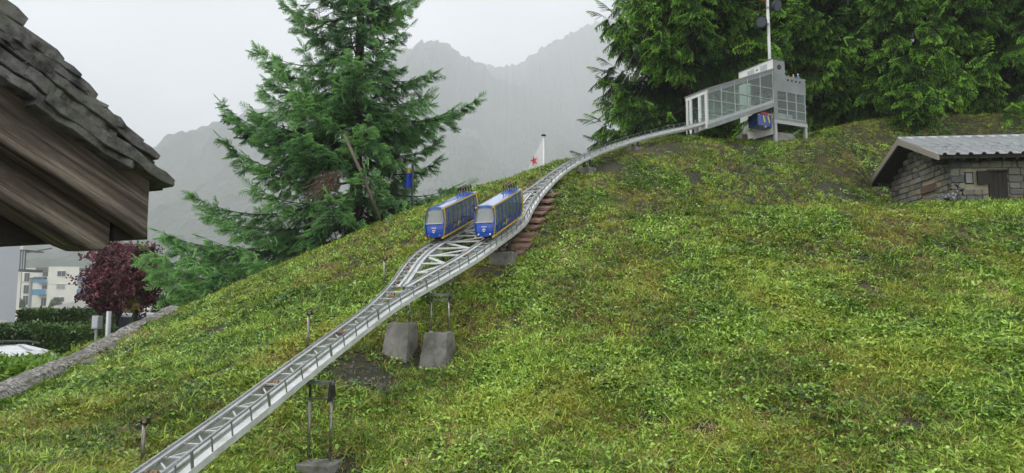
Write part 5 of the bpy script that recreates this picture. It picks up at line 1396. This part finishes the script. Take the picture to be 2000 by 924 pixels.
# low flat parapet and tent roof
lw = root('long_low_shed', (PX(180, 27), 27, -.6), 'long low shed with a thin flat dark-edged roof behind the hedges', 'shed')
MB().box(PX(20, 27), PX(352, 27), 27, 30, P(0,611,27).z, P(0,604,27).z).build('roof', M['facade'], lw); MB().box(PX(20, 27) + .2, PX(352, 27) - .2, 27.3, 29.8, -.6, P(0,611,27).z - .003).build('wall', M['roof_grey'], lw)
for k in range(34):
    x = PX(20, 27) + .15 + k*.19; MB().box(x, x + .10, 26.97, 27.0, P(0,610.4,27).z, P(0,605,27).z).build('roof_batten', M['tile_roof'], lw)
tn_ = root('canvas_marquee', (PX(135, 34), 35, -.6), 'pale grey canvas marquee roof in front of the apartment block', 'tent')
mb = MB(); zl, zh = P(0,607,34).z, P(0,591,34).z; xa, xb, xc, xd = PX(88, 34), PX(108, 34), PX(150, 34), PX(215, 34)
mb.prism([(xa, 34, zl), (xd, 34, zl), (xd, 34, zl + .08), (xc + .6, 34, zh + .02), (xc, 34, zh + .10), (xb + .25, 34, zh - .1), (xb, 34, zh - .14), (xa, 34, zl + .05)], (0, 4, 0)); mb.build('canvas_roof', M['tent'], tn_)
MB().box(xa + .05, xa + .15, 34.1, 34.2, -.6, zl).box(xd - .15, xd - .05, 34.1, 34.2, -.6, zl).build('tent_pole', M['pole'], tn_)
# street lamp
lp = P(57, 604, 60); la = root('street_lamp', (lp.x, 60, -.6), 'grey street lamp with a short arm to the right in front of the apartments', 'street lamp')
MB().tube([(lp.x, 60, -.6), (lp.x, 60, P(0,545,60).z)], [.16, .13], 10).build('post', M['pole'], la); zt = P(0, 544, 60).z
MB().bar((lp.x - .1, 60, zt), (lp.x + .85, 60, zt + .0), .12, .12).build('arm', M['roof_grey'], la); MB().box(lp.x + .5, lp.x + 1.25, 59.85, 60.15, zt - .06, zt + .07).build('lamp_head', M['roof_grey'], la)
# apartment block
AD = 141; ap = root('apartment_block', (P(120,0,AD).x, AD + 4, .7), 'cream three-storey apartment block with blue balconies far behind at the left', 'building')
def ax_(px): return PX(px, AD)
def az_(py): return P(0, py, AD).z
MB().box(ax_(90), ax_(150), AD, AD + 11, .6, az_(521)).build('wall', M['facade'], ap); MB().box(ax_(28), ax_(90) - .01, AD + 1.6, AD + 11, .6, az_(523)).build('wall', M['facade'], ap)
MB().box(ax_(150) + .01, ax_(300), AD + 1.6, AD + 11, .6, az_(523)).build('wall', M['facade'], ap)
for a, b in ((64, 91), (149, 190), (205, 262)): MB().box(ax_(a), ax_(b), AD + .1, AD + 2.5, az_(527.5), az_(522.5)).build('roof_slab', M['roof_grey'], ap)
def wn_(a, b, t, u_, dd, blind=False):
    f = MB().box(ax_(a), ax_(b), AD + dd - .08, AD + dd - .01, az_(u_), az_(t)).build('window', M['facade'], ap); mid = (a+b)/2
    for (p, q) in ((a + .6, mid - .3), (mid + .3, b - .6)): MB().box(ax_(p), ax_(q), AD + dd - .11, AD + dd - .082, az_(u_ - .7), az_(t + .6)).build('pane', M['blind'] if blind else M['dark_glass'], f)
for t, u_, bl_ in ((529, 540, False), (555, 565, True), (580, 590, False)): wn_(108, 125, t, u_, 0, bl_)
for t, u_ in ((530, 540), (556, 565), (581, 598)): wn_(69, 80, t, u_, 1.6, False)
for t, u_ in ((532, 550), (556, 574), (577, 596)): wn_(33, 44, t, u_, 1.6, False)
for a, b in ((62, 88), (149, 186), (206, 250)):
    for t, u_ in ((540.5, 552), (565, 576.5)):
        MB().box(ax_(a), ax_(b), AD - .2, AD - .1, az_(u_), az_(t)).build('balcony_front', M['balcony_blue'], ap); MB().box(ax_(a), ax_(b), AD - .099, AD + 1.58, az_(u_), az_(u_) + .25).build('balcony_floor', M['facade'], ap)
for a, s_ in ((64, 1), (88, 1.3), (43, 1), (145, 1)):
    pass
def bush(px, d, w, z1, label, mats=HM, n=500, zz=.6):
    c = P(px, 0, d); rt0 = root('bush', (c.x, d, zz), label, 'bush'); rr = np.random.default_rng(int(px)); hh = (z1 - zz)
    v = rr.normal(0, 1, (n, 3)); v /= np.linalg.norm(v, axis=1)[:, None]; v[:, 2] = np.abs(v[:, 2]); rad = rr.uniform(.8, 1.02, n)[:, None]
    pos = np.array([c.x, d, zz]) + v*rad*np.array([w/2, w/2, hh])
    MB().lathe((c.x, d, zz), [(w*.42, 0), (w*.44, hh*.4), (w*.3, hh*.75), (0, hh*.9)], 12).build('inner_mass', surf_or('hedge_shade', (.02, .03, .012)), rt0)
    scatter('foliage', rt0, LT, mats, pos, rr.random((n, 3))*6.28, w*.9*rr.uniform(.8, 1.3, n), rr.integers(0, 2, n), np.clip(rr.normal(.4, .2, n), 0, 1))
bush(79, 132, 2.0, P(0,583,132).z, 'large round bush below the left balconies of the apartment block'); bush(46, 132, 1.6, P(0,584,132).z, 'small round bush near the street lamp foot'); bush(146, 132, 2.2, P(0,581,132).z, 'round bush at the right corner of the cream facade')
# tiled house seen through the spruce tips
hs = root('tiled_house', (PX(345, 46), 50, -.6), 'pale house with a grey-brown tiled roof half hidden behind the lowest spruce tips', 'building')
hx0, hx1 = PX(318, 46), PX(440, 46); ze, zrg = P(0,572,46).z, P(0,500,50).z
MB().box(hx0 + .3, hx1 - .3, 46.5, 53, -.6, ze).build('wall', M['facade'], hs)
rf = MB(); rf.prism([(hx0, 46, ze), (hx0, 50, zrg), (hx0, 54, ze)], (hx1 - hx0, 0, 0)); rf = rf.build('roof', M['tile_roof'], hs)
MB().box(hx0 + .5, hx0 + .9, 48, 48.5, ze + .5, zrg + .1).build('chimney', M['tile_roof'], rf)
wv_ = MB().box(hx0 + .9, hx0 + 1.7, 46.47, 46.499, ze - 1.2, ze - .35).build('window', M['facade_grey'], hs); MB().box(hx0 + .97, hx0 + 1.63, 46.45, 46.469, ze - 1.12, ze - .42).build('pane', M['dark_glass'], wv_)

# cars
def road_car(name, label, cat, cx, cyy, z0, L, Wd, Hh, paint, rails=False, van=False, yaw=0):
    rt0 = root(name, (0, 0, 0), label, cat); ORI[rt0.name] = Vector((0, 0, 0))
    if van: side = [(-L/2, .35), (-L/2, Hh*.62), (-L/2 + .12, Hh*.97), (-L/2 + .5, Hh), (L/2 - 1.5, Hh), (L/2 - .95, Hh*.93), (L/2 - .45, Hh*.58), (L/2 - .05, Hh*.48), (L/2, .35)]
    else: side = [(-L/2, .35), (-L/2 + .02, Hh*.60), (-L/2 + .35, Hh*.64), (-L/2 + .75, Hh*.93), (-L/2 + 1.2, Hh), (L/2 - 2.1, Hh*.985), (L/2 - 1.35, Hh*.66), (L/2 - .2, Hh*.55), (L/2, .35)]
    rings = []; ws = Wd/2
    for (x, z) in side:
        k = 1 if z < Hh*.62 else 1 - .16*(z - Hh*.62)/(Hh*.38); rings.append((x, ws*k, z))
    mb = MB(); n = len(rings)
    for s_ in (-1, 1): mb.v += [(x, s_*w_, z) for x, w_, z in rings]
    for j in range(n): k = (j+1) % n; mb.f.append((j, k, n+k, n+j))
    mb.f.append(tuple(range(n))); mb.f.append(tuple(range(n, 2*n))[::-1])
    mb.build('body', paint, rt0, bevel=.04, local=True)
    zt = Hh*.94; zl = Hh*.66
    for s_ in (-1, 1):
        segs = [(-L/2 + .55, -L/2 + 1.35), (-L/2 + 1.42, -L/2 + 2.4), (-L/2 + 2.47, L/2 - 1.75)] if not van else [(-L/2 + .3, -L/2 + 1.5), (-L/2 + 1.6, -L/2 + 2.8), (-L/2 + 2.9, L/2 - 1.2)]
        for a, b in segs:
            ya = s_*(ws*1.0 + .004); yb = s_*(ws*.865 + .004)
            mb = MB(); mb.prism([(a, ya, zl), (b, ya, zl), (b - .12 if b == segs[-1][1] else b, yb, zt), (a + .22 if a == segs[0][0] else a, yb, zt)], (0, s_*.01, 0)); mb.build('side_window', M['dark_glass'], rt0, local=True)
        if rails:
            MB().tube([(-L/2 + .9, s_*ws*.78, Hh + .01), (-L/2 + 1.1, s_*ws*.78, Hh + .05), (L/2 - 2.2, s_*ws*.78, Hh + .045), (L/2 - 2.0, s_*ws*.78, Hh - .01)], .02, 8).build('roof_rail', M['black_steel'], rt0, local=True)
        for x in (-L/2 + .85, L/2 - .9):
            w0 = MB().tube([(x, s_*(ws - .2), .33), (x, s_*(ws + .01), .33)], .33, 20).build('wheel', M['tyre'], rt0, local=True); MB().tube([(x, s_*(ws + .011), .33), (x, s_*(ws + .02), .33)], .2, 14).build('rim', M['pole'], w0, local=True)
        MB().box(L/2 - .12, L/2 + .012, s_*ws*.62 - .16, s_*ws*.62 + .16, Hh*.40, Hh*.48).build('headlight', M['lens'], rt0, local=True)
    rt0.location = (cx, cyy, z0); rt0.rotation_euler = (0, 0, yaw); return rt0
road_car('parked_car', 'white estate car with black roof rails between the two left hedges', 'car', PX(133, 11.6) - 2.3, 11.6, -.67, 4.6, 1.8, 1.55, M['car_white'], True, yaw=math.pi)
road_car('parked_van', 'pale grey van parked behind the plum tree trunks', 'van', PX(285, 21), 21.3, -.6, 4.9, 1.9, P(0,611,21).z + .6, M['van_paint'], False, True)

# sign box and pole by the plum trees
sb = P(190, 615, 14); sg_ = root('utility_box', (sb.x, 14, -.6), 'light grey metal box on a thin post left of the plum trunks', 'utility box')
MB().tube([(sb.x, 14, -.6), (sb.x, 14, P(0,640,14).z)], .03, 8).build('post', M['pole'], sg_); MB().box(PX(183, 14), PX(197, 14), 13.95, 14.1, P(0,643,14).z, P(0,617,14).z).build('cabinet', M['pole'], sg_, bevel=.008)
MB().box(PX(185, 14), PX(195, 14), 13.94, 13.951, P(0,640,14).z, P(0,620,14).z).build('door', M['facade_grey'], sg_)
gp = P(213, 608, 13.5); tag(MB().tube([(gp.x, 13.5, -.6), (gp.x + .0, 13.5, gp.z)], .045, 12).build('grey_post', M['pole'], None, smooth=True), 'thick plain grey metal post between the left and middle plum trunks', 'post')

# plum trees
PL = [leafcl(31, 9, .075, .045, .06), leafcl(32, 8, .08, .042, .07)]
PM = [leafmat('plum_leaf', (.022, .008, .012), (.13, .035, .05), (.38, .12, .15), .4, .2), leafmat('young_plum_leaf', (.25, .30, .03), (.40, .42, .05), (.55, .55, .1), .4, .3)]
PL.append((PL[0][0], PL[0][1], [1]*len(PL[0][1])))
def plum(px, d, cx_px, top_py, wpx, hpx, label, seed):
    b_ = P(px, 0, d); b_.z = -.6; r0 = root('plum_tree', b_, label, 'tree', 'purple-leaved plum trees'); r = random.Random(seed)
    cc = P(cx_px, top_py + hpx/2, d); rx = wpx/2*d/F; rz = hpx/2*d/F; fork = P(px, top_py + hpx + 8, d)
    tb = MB(); tb.tube([b_, b_.lerp(fork, .6) + Vector((.02, 0, 0)), fork], [.085, .07, .06], 9); tb.build('trunk', M['plum_bark'], r0, smooth=True)
    br = MB(); pos = []
    for k in range(26):
        th = r.uniform(0, 6.28); el = r.uniform(-.15, 1.5); e = Vector((math.cos(th)*math.cos(el)*rx, math.sin(th)*math.cos(el)*rx, math.sin(el)*rz))
        e = cc + e*r.uniform(.8, 1.05); m0 = fork.lerp(e, .5) + Vector((r.uniform(-.1, .1), r.uniform(-.1, .1), -.10*rz)); pth = [fork - Vector((0, 0, .05)), m0, e]
        br.tube(pth, [.03, .016, .005], 5, cap=False)
        for t in np.linspace(.3, 1, 8):
            q = (fork.lerp(m0, t*2) if t < .5 else m0.lerp(e, t*2 - 1)); tw = q + Vector((r.gauss(0, .18), r.gauss(0, .18), r.gauss(.08, .15))); br.tube([q, tw], [.008, .003], 3, cap=False)
            for s_ in np.linspace(0, 1.1, 7): pos.append(tuple(q.lerp(tw, s_) + Vector((r.gauss(0, .05), r.gauss(0, .05), r.gauss(0, .05)))))
    br.build('branches', M['plum_bark'], r0)['kind'] = 'stuff'; k = len(pos); pk = rng.integers(0, 2, k)
    if seed == 3:
        for q in range(26): pos.append(tuple(P(258 + r.uniform(-10, 14), 590 + r.uniform(-12, 14), d - .3)))
        pk = np.concatenate([pk, np.full(26, 2)]); k = len(pos)
    scatter('crown', r0, PL, PM, pos, rng.random((k, 3))*6.28, rng.uniform(.7, 1.2, k), pk, np.clip(rng.normal(.45, .25, k), 0, 1))
plum(195, 16.2, 214, 520, 62, 85, 'purple plum tree with the leftmost thin trunk beside the utility box', 1)
plum(231, 16.8, 232, 478, 105, 130, 'purple plum tree with the middle trunk, its crown rising tallest', 2)
plum(265, 15.8, 275, 488, 110, 115, 'purple plum tree with the thickest right trunk and a tuft of yellow leaves', 3)

# overhead wires
mb = MB()
for (a, b, sag) in (((-60, 474, 90), (420, 462, 96), .6), ((20, 548, 70), (220, 552, 74), .3)):
    A_, B_ = P(*a), P(*b); mb.tube([A_.lerp(B_, t) - Vector((0, 0, sag*4*t*(1-t))) for t in np.linspace(0, 1, 12)], .018, 4)
tag(mb.build('overhead_wire', M['wire']), 'thin overhead wires crossing the valley at the left', 'wire')

# ---------------------------------------------------------------- the air
hz = MB().box(-2300, 3300, -150, 2200, -2.2, 960).build('haze', None) if False else None
me = bpy.data.meshes.new('haze'); mbz = MB().box(-2700, 2700, -450, 2600, -2.2, 1250); me.from_pydata(mbz.v, [], mbz.f)
vm = bpy.data.materials.new('hazy_air'); vm.use_nodes = True; vn = vm.node_tree; vn.nodes.remove(vn.nodes['Principled BSDF'])
pv = vn.nodes.new('ShaderNodeVolumePrincipled'); pv.inputs['Color'].default_value = (.925, .945, .98, 1); pv.inputs['Density'].default_value = .00095
vn.links.new(pv.outputs[0], vn.nodes['Material Output'].inputs['Volume']); me.materials.append(vm)
hz = bpy.data.objects.new('haze', me); COL.objects.link(hz); hz['kind'] = 'stuff'
